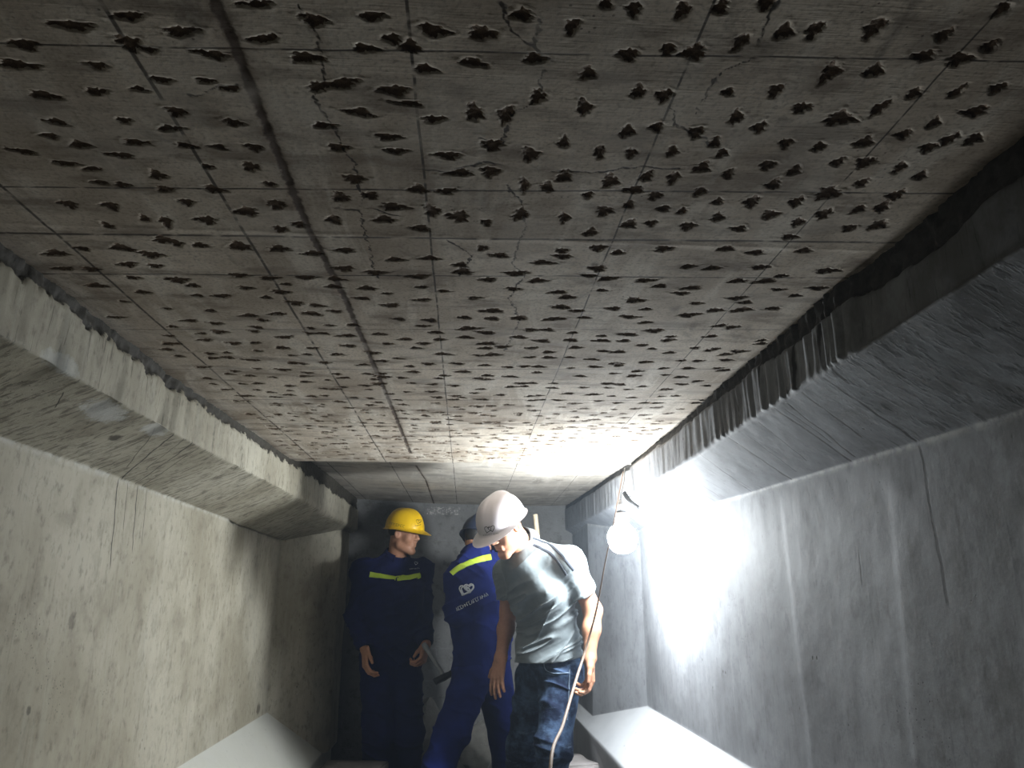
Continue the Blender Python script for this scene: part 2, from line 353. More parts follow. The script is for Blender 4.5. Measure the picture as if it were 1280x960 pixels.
# ------------------------------------------------------------------ girders as the two side walls
def build_wall(side):
    L = side < 0
    ys = np.concatenate([np.linspace(-2.5, .25, 14, endpoint=False), np.arange(.25, 2.2, .0075), np.arange(2.2, Y_END+.12, .0125)])
    ys = ys[np.concatenate([[True], np.diff(ys) > 2e-3])]
    fx = (LX if L else RX)(ys); wx = (LW if L else RW)(ys)
    zf = CAM_H+(.455 if L else .455)
    rat = .3222 if L else .343
    zh = CAM_H+rat*np.abs(wx)                              # haunch line keeps its slope as the web thickens
    wfull = 1.08 if L else .985
    zl = zf
    # keep the haunch on one plane: z falls from the lip to the web
    zh0 = CAM_H+rat*wfull
    fx0 = .83 if L else .80
    zh = zl-(zl-zh0)*np.clip((np.abs(wx)-np.abs(fx))/(wfull-fx0), 0.02, 2)
    zb0 = CAM_H+(-.645 if L else -.56); bx = -.83*np.ones_like(ys) if L else .75*np.ones_like(ys)
    zbe = CAM_H+(-.943 if L else -.755)
    zb = zbe+(zb0-zbe)*np.clip((np.abs(wx)-np.abs(bx))/(wfull-abs(bx[0])), 0.0, 2)
    segs = [(30, 0), (42, 1), (120, 2), (50, 3), (30, 4)]
    def P(k):
        return [np.stack([fx, ys, np.full_like(ys, ZC+.06)], 1), np.stack([fx, ys, np.full_like(ys, zl)], 1), np.stack([wx, ys, zh], 1),
                np.stack([wx, ys, zb], 1), np.stack([bx, ys, np.full_like(ys, zbe)], 1), np.stack([bx, ys, np.full_like(ys, -.02)], 1)][k]
    rows = []; sid = []; tt = []
    for n, k in segs:
        a, b = P(k), P(k+1)
        for i in range(n):
            t = i/n; rows.append(a*(1-t)+b*t); sid.append(k); tt.append(t)
    rows.append(P(5)); sid.append(4); tt.append(1)
    G = np.stack(rows, 0).astype(np.float32)                # (ns, ny, 3)
    # rounded arrises
    for _ in range(1): G[1:-1] = .5*G[1:-1]+.25*(G[:-2]+G[2:])
    sid = np.array(sid)[:, None]; tt = np.array(tt, np.float32)[:, None]
    dU = np.gradient(G, axis=0); dV = np.gradient(G, axis=1); N = np.cross(dV, dU) if L else np.cross(dU, dV)
    N /= np.linalg.norm(N, axis=2, keepdims=True)+1e-9
    if N[75, len(ys)//2, 0]*(-side) < 0: N = -N
    X, Y, Z = G[..., 0], G[..., 1], G[..., 2]
    S = np.cumsum(np.linalg.norm(np.diff(G[:, 20], axis=0, prepend=G[:1, 20]), axis=1))[:, None]+0*Y
    d = .006*(fbm(Y*2.2, S*2.5, 3+side)-.5)*2+.002*(fbm(Y*18, S*18, 7)-.5)
    lip = np.where(sid == 0, 1-tt, tt)*1.0; lip = np.where(sid > 1, 1, lip)          # 0 at the flange lip
    d = d+.010*(fbm(Y*5, S*2, 1.5+side)-.5)*np.exp(-(lip/.5)**2)
    inten = np.zeros_like(Y)
    if L:
        for y0, am, w in ((1.52, .012, .08), (1.80, .012, .08), (2.12, .012, .06), (2.80, .012, .05), (3.17, .014, .05), (3.39, .014, .05)):
            u = (Y-y0)/w; saw = np.where(u < 0, np.exp(-u*u), np.exp(-(u*2.8)**2))
            d = d-am*saw*np.exp(-(lip/.35)**2)
        d = d+.02*sstep(3.52, 3.62, Y)*(sid < 2)
        d = d-.012*np.exp(-((Y-2.13)/.05)**2)*(sid == 0)+.009*(vnoise(Y*70, S*3, 4)-.5)*(sid == 0)*sstep(2.1, 2.2, Y)*(1-sstep(2.5, 2.7, Y))+.004*(vnoise(Y*50, S*9, 6)-.5)*(sid == 0)
    else:
        dr = (sid == 0)*sstep(1.28, 1.36, Y)*(1-.6*sstep(1.9, 2.6, Y))
        d = d+dr*.013*(np.abs(vnoise(Y*42, S*2.2, 5)-.5)*2)**.8+dr*.005*(vnoise(Y*95, S*6, 6)-.5)
        d = d-.012*sstep(1.34, 1.28, Y)*(sid == 0)
        d = d-.018*np.exp(-((Y-3.62)/.035)**2)*(sid == 0)
        # shallow form-panel steps on the web
        for y0, k, am in ((1.641, .074, .0009), (2.232, -.019, .0014), (3.1, .0, .001)):
            d = d-am*np.tanh((Y-y0-k*tt)/.012)*((sid == 2))*sstep(0, .15, tt)*np.exp(-((Y-y0)/.25)**2)
    # ragged mortar strip left along the top of the flange
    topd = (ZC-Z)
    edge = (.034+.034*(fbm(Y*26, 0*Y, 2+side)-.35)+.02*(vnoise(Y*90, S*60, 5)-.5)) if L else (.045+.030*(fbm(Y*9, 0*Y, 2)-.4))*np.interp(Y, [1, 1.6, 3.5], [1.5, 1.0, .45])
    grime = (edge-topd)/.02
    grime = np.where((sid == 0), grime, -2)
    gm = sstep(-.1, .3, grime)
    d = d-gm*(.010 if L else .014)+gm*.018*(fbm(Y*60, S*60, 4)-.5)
    G2 = G+N*d[..., None]
    # break up bottom flange edge
    ns, ny = X.shape
    V = G2.reshape(-1, 3); F = grid_faces(ns, ny)
    if L: F = F[:, ::-1]
    bxk = side*1.35
    back = np.array([[bxk, ys[0], ZC+.06], [bxk, ys[-1], ZC+.06], [bxk, ys[-1], -.02], [bxk, ys[0], -.02]], np.float32)
    n = len(V); Fl = [tuple(f) for f in ()]
    Fq = np.array([[n, n+1, n+2, n+3], [0, ny-1, n+1, n], [(ns-1)*ny, ns*ny-1, n+2, n+3]])
    V = np.vstack([V, back]); F = np.vstack([F, Fq])
    sa = np.concatenate([(sid+tt+0*Y).ravel(), [9]*4]); ga = np.concatenate([grime.ravel(), [-2]*4])
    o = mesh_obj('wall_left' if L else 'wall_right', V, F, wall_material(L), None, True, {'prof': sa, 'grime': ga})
    return tag(o, kind='structure', label=('warm-tinted pale grey concrete girder with haunched flange on the left' if L else 'blue-tinted grey concrete girder with dripped flange on the right'))

def wall_material(L):
    t = NT('girder_concrete_warm' if L else 'girder_concrete_cool'); p = t.pos(); pr = t.attr('prof')
    isfl = t.math('LESS_THAN', pr, 1.0); ishn = t.math('MULTIPLY', t.math('GREATER_THAN', pr, .999), t.math('LESS_THAN', pr, 2.0))
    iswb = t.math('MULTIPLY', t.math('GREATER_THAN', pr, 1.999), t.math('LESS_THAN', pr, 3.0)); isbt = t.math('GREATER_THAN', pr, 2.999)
    big = t.noise(p, 1.8, 5, .6); mid = t.noise(p, 9, 5, .65); fine = t.noise(p, 70, 4, .7)
    if L: c1, c2, c3, c4 = srgb(156, 149, 130), srgb(188, 182, 164), srgb(116, 108, 92), srgb(198, 198, 186)  # warm cast of the light put into the concrete colour
    else: c1, c2, c3, c4 = srgb(132, 134, 138), srgb(162, 165, 170), srgb(102, 103, 105), srgb(186, 189, 193)  # cool cast of the light put into the concrete colour
    base = t.mix(t.step(big, .32, .68), c1, c2)
    base = t.mix(t.math('MULTIPLY', t.step(mid, .48, .72), .4), base, c3)
    mot = t.noise(t.scale(p, (38, 38, 24)), 1, 4, .7)
    base = t.mix(t.math('MULTIPLY', t.step(mot, .5, .72), .5 if L else .3), base, tuple(x*.62 for x in c3))
    if not L:
        dirt_shade = t.step(t.math('ADD', t.noise(t.scale(p, (12, 12, 9)), 1, 5, .7), t.math('MULTIPLY', t.Y, -.25)), .05, .30)  # mottled dirt and near-end shade, both put into the colour
        base = t.mix(t.math('MULTIPLY', dirt_shade, .5), base, srgb(88, 86, 78))
    # vertical run marks on web and flange
    vs = t.noise(t.scale(p, (3, 26, 1.6)), 1, 5, .6); vs2 = t.noise(t.scale(p, (3, 70, 3)), 1, 4, .6)
    vert = t.math('ADD', iswb, isfl, clamp=True)
    base = t.mix(t.math('MULTIPLY', t.math('MULTIPLY', t.step(vs, .5, .75), vert), .15), base, c3)
    base = t.mix(t.math('MULTIPLY', t.math('MULTIPLY', t.step(vs, .5, .3), vert), .12), base, c4)
    base = t.mix(t.math('MULTIPLY', t.math('MULTIPLY', t.step(vs2, .58, .72), vert), .2), base, tuple(x*.6 for x in c3))
    fr = t.noise(t.scale(p, (3, 95, 9)), 1, 4, .65)
    base = t.mix(t.math('MULTIPLY', t.math('MULTIPLY', t.step(fr, .58, .68), isfl), .6), base, tuple(x*.4 for x in c3))
    # haunch: spattered drips running down the slope
    hs = t.noise(t.scale(p, (16, 60, 30)), 1, 5, .65, .3)
    hm = t.math('MULTIPLY', t.step(hs, .5, .62), ishn)
    if not L: hm = t.math('MULTIPLY', hm, t.math('SUBTRACT', 1.0, t.math('MULTIPLY', t.step(t.Y, 1.38, 1.62), .85)))
    base = t.mix(t.math('MULTIPLY', hm, .62), base, tuple(x*.45 for x in c3))
    ln = t.noise(t.scale(p, (2.5, 90, 6)), 1, 3, .5)
    lm = t.math('MULTIPLY', t.math('MULTIPLY', t.step(ln, .62, .70), ishn), t.step(t.noise(p, 2.5, 2), .42, .6))
    base = t.mix(t.math('MULTIPLY', lm, .7), base, tuple(x*.35 for x in c3))
    # paler mix on the lower flange top
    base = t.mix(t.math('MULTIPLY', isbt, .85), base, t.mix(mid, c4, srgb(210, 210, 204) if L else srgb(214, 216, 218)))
    pale = t.math('MULTIPLY', t.step(t.noise(t.scale(p, (2, 2, 1)), 1, 3, .5), .55, .75), iswb)
    base = t.mix(t.math('MULTIPLY', pale, .4), base, c4)
    # pale highlight painted along the arris between haunch and web
    ar = t.math('SUBTRACT', 1.0, t.step(t.math('ABSOLUTE', t.math('SUBTRACT', pr, 2.0)), .0, .022))
    ar = t.math('MULTIPLY', ar, t.step(t.noise(p, 26, 4, .7), .35, .65))
    base = t.mix(t.math('MULTIPLY', ar, .6), base, srgb(205, 205, 198))
    # bug holes
    v, _ = t.vor(t.scale(p, (1, 1, .7)), 26); sel = t.step(t.noise(p, 13, 2), .60, .66)
    bh = t.math('MULTIPLY', t.math('SUBTRACT', 1.0, t.step(v, .07, .13)), sel)
    v2, _ = t.vor(p, 70); bh2 = t.math('MULTIPLY', t.math('SUBTRACT', 1.0, t.step(v2, .10, .16)), t.step(t.noise(p, 4, 3), .56, .66))
    bh = t.math('MAXIMUM', bh, bh2)
    base = t.mix(t.math('MULTIPLY', bh, .8), base, srgb(58, 54, 48))
    # individual cracks and run lines: (Y0, slope dY/dprof, prof0, prof1, half width)
    if L: lines = [(2.203, .218, 1.02, 2.0, .0045), (2.35, .175, 1.02, 2.0, .003), (2.42, .17, 1.1, 2.0, .0025), (2.12, .31, 1.1, 1.8, .0025), (2.28, .2, 1.0, 1.7, .002), (2.40, .1, 2.0, 2.28, .0035), (2.47, .1, 2.0, 2.16, .002), (2.546, .12, 2.0, 2.22, .003), (2.62, .1, 2.0, 2.2, .002), (1.66, .3, 1.2, 1.42, .003)]
    else: lines = [(1.48, .032, 1.02, 2.0, .0042), (1.428, .074, 1.0, 1.21, .004), (1.6, .056, 1.04, 1.76, .0035), (1.763, .028, 1.02, 2.0, .0042), (1.697, .064, 1.05, 1.96, .0028), (1.73, .05, 1.1, 1.7, .002), (2.119, .021, 1.0, 2.0, .004), (1.896, .071, 1.06, 1.8, .0018), (2.02, .05, 1.1, 1.9, .0015), (2.4, .05, 1.0, 1.9, .002), (2.917, .041, 1.0, 1.85, .004), (2.7, .04, 1.1, 1.9, .002), (1.51, -.03, 2.0, 2.39, .0042), (1.816, .085, 2.24, 2.35, .003), (1.80, .02, .1, 1.0, .004), (1.60, .01, .2, 1.0, .005), (1.44, .03, .1, 1.0, .005), (2.0, .0, .1, 1.0, .004)]
    wob = t.math('MULTIPLY', t.math('SUBTRACT', t.noise(p, 14, 3), .5), .022)
    acc = None
    for (y0, k, a, b, w) in lines:
        dd = t.math('ABSOLUTE', t.math('ADD', t.math('ADD', t.Y, wob), t.math('MULTIPLY_ADD', pr, -k, -(y0-k*a))))
        w = w*(1.0 if L else 1.25)
        m = t.math('SUBTRACT', 1.0, t.step(dd, w*.45, w*1.2))
        m = t.math('MULTIPLY', m, t.math('MULTIPLY', t.step(pr, a-.01, a+.02), t.math('SUBTRACT', 1.0, t.step(pr, b-.02, b+.005))))
        acc = m if acc is None else t.math('MAXIMUM', acc, m)
    base = t.mix(t.math('MULTIPLY', acc, .85), base, srgb(44, 41, 38))
    def spot(y0, p0, ry, rp, am):
        e = t.math('ADD', t.math('POWER', t.math('MULTIPLY', t.math('SUBTRACT', t.Y, y0), 1/ry), 2.0), t.math('POWER', t.math('MULTIPLY', t.math('SUBTRACT', pr, p0), 1/rp), 2.0))
        return t.math('SUBTRACT', 1.0, t.step(t.math('ADD', e, t.math('MULTIPLY', t.math('SUBTRACT', t.noise(p, 45, 4, .75), .5), am*3.2)), .3, 1.3))
    if L:
        for (y0, p0, ry, rp, c, w) in ((1.86, 1.2, .09, .16, srgb(206, 206, 200), .75), (2.12, 1.12, .06, .12, srgb(206, 206, 200), .6), (1.55, .95, .07, .12, srgb(196, 198, 192), .5), (2.06, 1.45, .028, .07, srgb(58, 52, 44), .85), (2.246, 2.426, .022, .026, srgb(88, 82, 72), .55), (2.094, 2.637, .011, .012, srgb(60, 54, 46), .7), (4.42, 2.95, .04, .03, srgb(70, 62, 52), .7)):
            base = t.mix(t.math('MULTIPLY', spot(y0, p0, ry, rp, .9), w), base, c)
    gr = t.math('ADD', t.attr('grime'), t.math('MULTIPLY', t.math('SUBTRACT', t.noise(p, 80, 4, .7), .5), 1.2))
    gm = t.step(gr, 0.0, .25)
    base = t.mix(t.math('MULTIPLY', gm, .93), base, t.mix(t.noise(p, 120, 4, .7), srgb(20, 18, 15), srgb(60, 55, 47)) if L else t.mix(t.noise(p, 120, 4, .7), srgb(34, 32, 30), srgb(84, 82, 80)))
    h = t.math('ADD', t.math('MULTIPLY', fine, .5), t.math('MULTIPLY', mid, .8))
    h = t.math('ADD', h, t.math('MULTIPLY', t.math('MULTIPLY', vs2, vert), .15))
    h = t.math('SUBTRACT', h, t.math('MULTIPLY', t.math('ADD', bh, t.math('MULTIPLY', acc, .25)), .6))
    h = t.math('ADD', h, t.math('MULTIPLY', t.math('MULTIPLY', gm, t.noise(p, 110, 4, .75)), 3.0))
    h = t.math('ADD', h, t.math('MULTIPLY', hm, .5))
    t.bump(h, .3 if L else .22, .005)
    return t.fin(base, t.mix(big, (.62,)*3, (.8,)*3), .3)

def build_back_floor():
    # end diaphragm: rough dark concrete, slightly uneven
    xs = np.arange(-1.0, 1.0, .012); zs = np.arange(-.02, ZC+.1, .012)
    X, Z = np.meshgrid(xs, zs, indexing='ij')
    Y = Y_END+.012*(fbm(X*3, 0*X, Z*3)-.5)+.004*(fbm(X*22, 1+0*X, Z*22)-.5)
    V = np.stack([X.ravel(), Y.ravel(), Z.ravel()], 1); F = grid_faces(len(xs), len(zs)); n = len(V)
    a, b = len(xs), len(zs); c = [0, (a-1)*b, a*b-1, b-1]
    bk = [[-1, Y_END+.2, -.02], [.99, Y_END+.2, -.02], [.99, Y_END+.2, ZC+.1], [-1, Y_END+.2, ZC+.1]]
    V = np.vstack([V, bk]); F = np.vstack([F, [[n+3, n+2, n+1, n], [c[0], n, n+1, c[1]], [c[1], n+1, n+2, c[2]], [c[2], n+2, n+3, c[3]], [c[3], n+3, n, c[0]]]])
    t = NT('diaphragm_concrete'); p = t.pos()
    base = t.mix(t.noise(p, 3, 5, .65), srgb(92, 92, 92), srgb(140, 140, 138))
    base = t.mix(t.math('MULTIPLY', t.step(t.noise(p, 16, 4, .7), .5, .7), .5), base, srgb(74, 72, 70))
    # pale mortar lines left by the formwork boards
    br = t.n('ShaderNodeTexBrick'); t.l(t.scale(p, (1, 1, 1)), br.inputs['Vector']); cx = t.n('ShaderNodeCombineXYZ'); t.l(t.X, cx.inputs[0]); t.l(t.Z, cx.inputs[1]); t.l(cx.outputs[0], br.inputs['Vector'])
    br.inputs['Scale'].default_value = 1.0; br.inputs['Brick Width'].default_value = .155; br.inputs['Row Height'].default_value = .105; br.inputs['Mortar Size'].default_value = .0035; br.offset = .5
    m = t.math('MULTIPLY', br.outputs['Fac'], t.step(t.noise(p, 9, 4, .7), .50, .66))
    base = t.mix(t.math('MULTIPLY', m, .3), base, srgb(150, 152, 154))
    # chalk scribble near the slab
    sx = t.math('ABSOLUTE', t.math('SUBTRACT', t.X, -.13)); sz = t.math('ABSOLUTE', t.math('SUBTRACT', t.Z, 1.785))
    box = t.math('MULTIPLY', t.math('LESS_THAN', sx, .12), t.math('LESS_THAN', sz, .028))
    sc = t.math('MULTIPLY', box, t.step(t.noise(t.scale(p, (60, 1, 60)), 1, 3, .6, 1.5), .52, .6))
    base = t.mix(t.math('MULTIPLY', sc, .7), base, srgb(200, 195, 190))
    t.bump(t.noise(p, 40, 5, .7), .5, .008)
    o = mesh_obj('wall_back', V, F, t.fin(base, .85, .2)); tag(o, kind='structure', label='dark rough concrete end diaphragm behind the workers')
    xs = np.arange(-1.3, 1.3, .03); ys = np.arange(-2.5, Y_END+.2, .03); X, Y = np.meshgrid(xs, ys, indexing='ij')
    Z = .02*(fbm(X*4, Y*4, 0)-.6)
    Z = np.minimum(Z, 0)
    V = np.stack([X.ravel(), Y.ravel(), Z.ravel()], 1); F = grid_faces(len(xs), len(ys)); n = len(V); a, b = len(xs), len(ys); c = [0, (a-1)*b, a*b-1, b-1]
    bk = [[xs[0], ys[0], -.2], [xs[-1], ys[0], -.2], [xs[-1], ys[-1], -.2], [xs[0], ys[-1], -.2]]
    V = np.vstack([V, bk]); F = np.vstack([F, [[n+3, n+2, n+1, n], [c[0], n, n+1, c[1]], [c[1], n+1, n+2, c[2]], [c[2], n+2, n+3, c[3]], [c[3], n+3, n, c[0]]]])
    t = NT('dirt_floor'); p = t.pos()
    base = t.mix(t.noise(p, 8, 5, .7), srgb(66, 60, 54), srgb(120, 112, 102)); t.bump(t.noise(p, 60, 5, .7), .7, .01)
    o = mesh_obj('floor', V, F, t.fin(base, .9, .2)); tag(o, kind='structure', label='dusty dark floor between the girders')

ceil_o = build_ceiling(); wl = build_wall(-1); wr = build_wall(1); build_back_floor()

# ------------------------------------------------------------------ hanging work lamp
BULB = atY(778, 671, 3.42)
def lathe(prof, c, n=32, axis=None):
    """prof: list of (r, z) -> V, F"""
    V = []; 
    for r, z in prof:
        for k in range(n):
            a = 2*math.pi*k/n; V.append((c[0]+r*math.cos(a), c[1]+r*math.sin(a), c[2]+z))
    F = [tuple(f) for f in grid_faces(len(prof), n, wrap_v=True)]
    F += [tuple(range(n))[::-1], tuple(range((len(prof)-1)*n, len(prof)*n))]
    return np.array(V), F
def lamp():
    root = empty('work_lamp', tuple(BULB), 'glowing white bulb hung under the right girder flange', 'lamp')
    t = NT('bulb_glow'); em = t.n('ShaderNodeEmission'); em.inputs[0].default_value = (.90, .96, 1.0, 1); em.inputs[1].default_value = LAMP_E
    t.l(em.outputs[0], t.out.inputs[0])
    c = BULB
    prof = [(.004, -.076), (.026, -.073), (.046, -.062), (.059, -.046), (.066, -.024), (.068, 0), (.064, .020), (.053, .038), (.038, .052), (.026, .062)]
    V, F = lathe(prof, c); mesh_obj('bulb', V, F, t.m, root)
    wp = plain('white_plastic', (.75, .75, .73), .5); 
    V, F = lathe([(.026, .062), (.030, .064), (.031, .10), (.027, .108), (.014, .112)], c); b = mesh_obj('bulb_base', V, F, wp, root)
    bk = plain('grey_rubber', (.30, .30, .30), .6); dk = plain('black_iron', (.02, .02, .02), .6)
    V, F = lathe([(.014, .112), (.024, .113), (.025, .150), (.018, .162), (.006, .172)], c); mesh_obj('socket', V, F, bk, root)
    hook = atY(781, 588, 3.56)
    V, F = tube([c+[0, 0, .168], c+[.004, .004, .20], (hook+c+[0, 0, .2])/2+[.006, 0, 0], hook+[0, 0, .012]], .003, 8); mesh_obj('lead', V, F, bk, root)
    V, F = tube([atY(780, 616, 3.50), atY(787, 626, 3.47), atY(799, 635, 3.44)], .011, 8); mesh_obj('hanger', V, F, dk, root)
    return root
LAMP_E = 540.0
lamp()
SC.cycles.volume_bounces = 0
w = bpy.data.worlds.new('world'); SC.world = w; w.use_nodes = True
w.node_tree.nodes['Background'].inputs[0].default_value = (.95, .96, 1, 1); w.node_tree.nodes['Background'].inputs[1].default_value = .005
# thin bluish scatter volume filling the passage
_vs = w.node_tree.nodes.new('ShaderNodeVolumeScatter'); _vs.inputs['Color'].default_value = (.72, .85, 1.0, 1)
_vs.inputs['Density'].default_value = .010; _vs.inputs['Anisotropy'].default_value = .3
w.node_tree.links.new(_vs.outputs[0], [n for n in w.node_tree.nodes if n.type == 'OUTPUT_WORLD'][0].inputs['Volume'])

# ================================================================== people
class Field:
    """signed distance grid; bodies are smooth unions of tapered limbs and come out as ONE continuous surface"""
    def __init__(s, lo, hi, h):
        s.lo = np.asarray(lo, float); s.h = h; s.n = np.ceil((np.asarray(hi)-s.lo)/h).astype(int)+1
        s.D = np.full(tuple(s.n), .5, np.float32)
        s.ax = [(s.lo[i]+h*np.arange(s.n[i])).astype(np.float32) for i in range(3)]
    def blk(s, lo, hi):
        a = np.clip(np.floor((np.asarray(lo)-s.lo)/s.h).astype(int), 0, s.n); b = np.clip(np.ceil((np.asarray(hi)-s.lo)/s.h).astype(int)+1, 0, s.n)
        sl = tuple(slice(a[i], b[i]) for i in range(3))
        return sl, s.ax[0][sl[0]][:, None, None], s.ax[1][sl[1]][None, :, None], s.ax[2][sl[2]][None, None, :]
    def _u(s, sl, d, k, op):
        A = s.D[sl]
        if A.size == 0: return
        if op == 'u':
            hh = np.maximum(k-np.abs(A-d), 0)/k; s.D[sl] = np.minimum(A, d)-hh*hh*k*.25
        elif op == 's':
            hh = np.maximum(k-np.abs(A+d), 0)/k; s.D[sl] = np.maximum(A, -d)+hh*hh*k*.25
    def cone(s, a, b, ra, rb, k=.02, op='u'):
        a = np.asarray(a, float); b = np.asarray(b, float); m = max(ra, rb)+k+.03
        sl, x, y, z = s.blk(np.minimum(a, b)-m, np.maximum(a, b)+m)
        ba = b-a; L = ba@ba+1e-9
        t = np.clip(((x-a[0])*ba[0]+(y-a[1])*ba[1]+(z-a[2])*ba[2])/L, 0, 1)
        d = np.sqrt((x-a[0]-t*ba[0])**2+(y-a[1]-t*ba[1])**2+(z-a[2]-t*ba[2])**2)-(ra+(rb-ra)*t)
        s._u(sl, d.astype(np.float32), k, op)
    def chain(s, pts, rs, k=.02):
        for i in range(len(pts)-1): s.cone(pts[i], pts[i+1], rs[i], rs[i+1], k)
    def ell(s, c, r, R=None, k=.02, op='u'):
        c = np.asarray(c, float); r = np.asarray(r, float); R = np.eye(3) if R is None else np.asarray(R); m = r.max()+k+.03
        sl, x, y, z = s.blk(c-m, c+m)
        x = x-c[0]; y = y-c[1]; z = z-c[2]
        q = [(x*R[0, i]+y*R[1, i]+z*R[2, i])/r[i] for i in range(3)]
        k0 = np.sqrt(q[0]**2+q[1]**2+q[2]**2); k1 = np.sqrt((q[0]/r[0])**2+(q[1]/r[1])**2+(q[2]/r[2])**2)+1e-6
        s._u(sl, (k0*(k0-1)/k1).astype(np.float32), k, op)
    def cut(s, p, n, k=.008, box=None):
        """remove everything on the +n side of the plane through p (within box radius)"""
        p = np.asarray(p, float); n = np.asarray(n, float); n = n/np.linalg.norm(n)
        if box: sl, x, y, z = s.blk(p-box, p+box)
        else: sl, x, y, z = s.blk(s.lo, s.lo+s.n*s.h)
        d = -((x-p[0])*n[0]+(y-p[1])*n[1]+(z-p[2])*n[2])
        if box:
            far = np.sqrt((x-p[0])**2+(y-p[1])**2+(z-p[2])**2) > box
            d = np.where(far, .5, d)
        s._u(sl, np.broadcast_to(d, s.D[sl].shape).astype(np.float32), k, 's')
    def displace(s, fn, band=.03):
        I = np.nonzero(np.abs(s.D) < band); x, y, z = s.ax[0][I[0]], s.ax[1][I[1]], s.ax[2][I[2]]
        s.D[I] -= fn(x, y, z).astype(np.float32)
    def merge(s, o, k=.03):
        hh = np.maximum(k-np.abs(s.D-o.D), 0)/k; s.D = np.minimum(s.D, o.D)-hh*hh*k*.25
    def mesh(s):
        D = s.D.copy()
        for ax in range(3):
            sl = [slice(None)]*3; sl[ax] = 0; D[tuple(sl)] = .5; sl[ax] = -1; D[tuple(sl)] = .5
        D[D == 0] = 1e-7
        S = (D < 0).view(np.int8)
        nx, ny, nz = s.n
        cnt = np.zeros((nx-1, ny-1, nz-1), np.int8); C = []
        for i in (0, 1):
            for j in (0, 1):
                for k in (0, 1):
                    cnt += S[i:nx-1+i, j:ny-1+j, k:nz-1+k]; C.append((i, j, k))
        act = np.nonzero((cnt > 0) & (cnt < 8)); m = len(act[0])
        idx = np.full(cnt.shape, -1, np.int32); idx[act] = np.arange(m)
        v = np.stack([D[act[0]+i, act[1]+j, act[2]+k] for i, j, k in C], 1); C = np.array(C, np.float32)
        acc = np.zeros((m, 3), np.float32); w = np.zeros(m, np.float32)
        for a in range(8):
            for b in range(a+1, 8):
                if np.abs(C[a]-C[b]).sum() != 1: continue
                va, vb = v[:, a], v[:, b]; cr = (va < 0) != (vb < 0)
                t = np.where(cr, va/(va-vb+1e-12*(va == vb)), 0)
                acc += np.where(cr[:, None], C[a]+(C[b]-C[a])*t[:, None], 0); w += cr
        V = (np.stack(act, 1)+acc/w[:, None])*s.h+s.lo
        F = []
        for ax in range(3):
            o1, o2 = [(1, 2), (2, 0), (0, 1)][ax]
            sl0 = [slice(1, None)]*3; sl0[ax] = slice(0, -1)      # edge start points with o1,o2>=1
            a0 = [slice(1, n-1) for n in s.n]; a0[ax] = slice(0, s.n[ax]-1); a1 = list(a0); a1[ax] = slice(1, s.n[ax])
            A, B = S[tuple(a0)], S[tuple(a1)]; E = np.nonzero(A != B); base = [E[i]+(0 if i == ax else 1) for i in range(3)]
            flip = A[E] == 1
            def cell(d1, d2):
                c = [b.copy() for b in base]; c[o1] -= d1; c[o2] -= d2; return idx[tuple(c)]
            q = np.stack([cell(1, 1), cell(0, 1), cell(0, 0), cell(1, 0)], 1)
            q[~flip] = q[~flip][:, ::-1]; F.append(q)
        F = np.vstack(F); F = F[(F >= 0).all(1)]
        return V, F

def unit(v): v = np.asarray(v, float); return v/np.linalg.norm(v)
def frame(fwd, up):
    """columns: left, forward, up of a head or hand"""
    f = unit(fwd); u = np.asarray(up, float); u = unit(u-f*(u@f)); l = np.cross(u, f); return np.stack([l, f, u], 1)

def head(f, c, R, sc=1.0):
    P = lambda x, y, z: c+R@(np.array([x, y, z])*sc)
    f.ell(P(0, -.012, .045), np.array([.074, .094, .088])*sc, R, .02)
    f.ell(P(0, .022, -.035), np.array([.060, .068, .082])*sc, R, .03)
    f.cone(P(-.045, .0, -.07), P(-.014, .066, -.103), .024*sc, .020*sc, .02); f.cone(P(.045, .0, -.07), P(.014, .066, -.103), .024*sc, .020*sc, .02)
    f.cone(P(-.01, .070, -.106), P(.01, .070, -.106), .019*sc, .019*sc, .015)
    for s in (-1, 1):
        f.ell(P(s*.040, .058, -.022), np.array([.026, .026, .030])*sc, R, .02)
        f.cone(P(s*.014, .082, .032), P(s*.050, .066, .034), .011*sc, .009*sc, .012)
        f.ell(P(s*.031, .092, .014), np.array([.017, .012, .010])*sc, R, .012, 's')
        f.ell(P(s*.031, .074, .014), np.array([.014, .013, .012])*sc, R, .004)
        f.ell(P(s*.075, -.006, -.002), np.array([.010, .020, .031])*sc, R@np.array([[.94, -.34*s, 0], [.34*s, .94, 0], [0, 0, 1.0]]), .006)
        f.ell(P(s*.084, .002, -.002), np.array([.007, .010, .016])*sc, R, .006, 's')
        f.ell(P(s*.013, .096, -.026), np.array([.010, .011, .009])*sc, R, .006)
    f.cone(P(0, .083, .022), P(0, .108, -.020), .009*sc, .0125*sc, .010)
    f.cone(P(-.018, .084, -.056), P(.018, .084, -.056), .0075*sc, .0075*sc, .006)
    f.cone(P(-.016, .083, -.070), P(.016, .083, -.070), .0085*sc, .0085*sc, .006)
    f.ell(P(0, .096, -.063), np.array([.024, .006, .0022])*sc, R, .003, 's')
    f.ell(P(0, .094, -.084), np.array([.022, .008, .006])*sc, R, .01, 's')

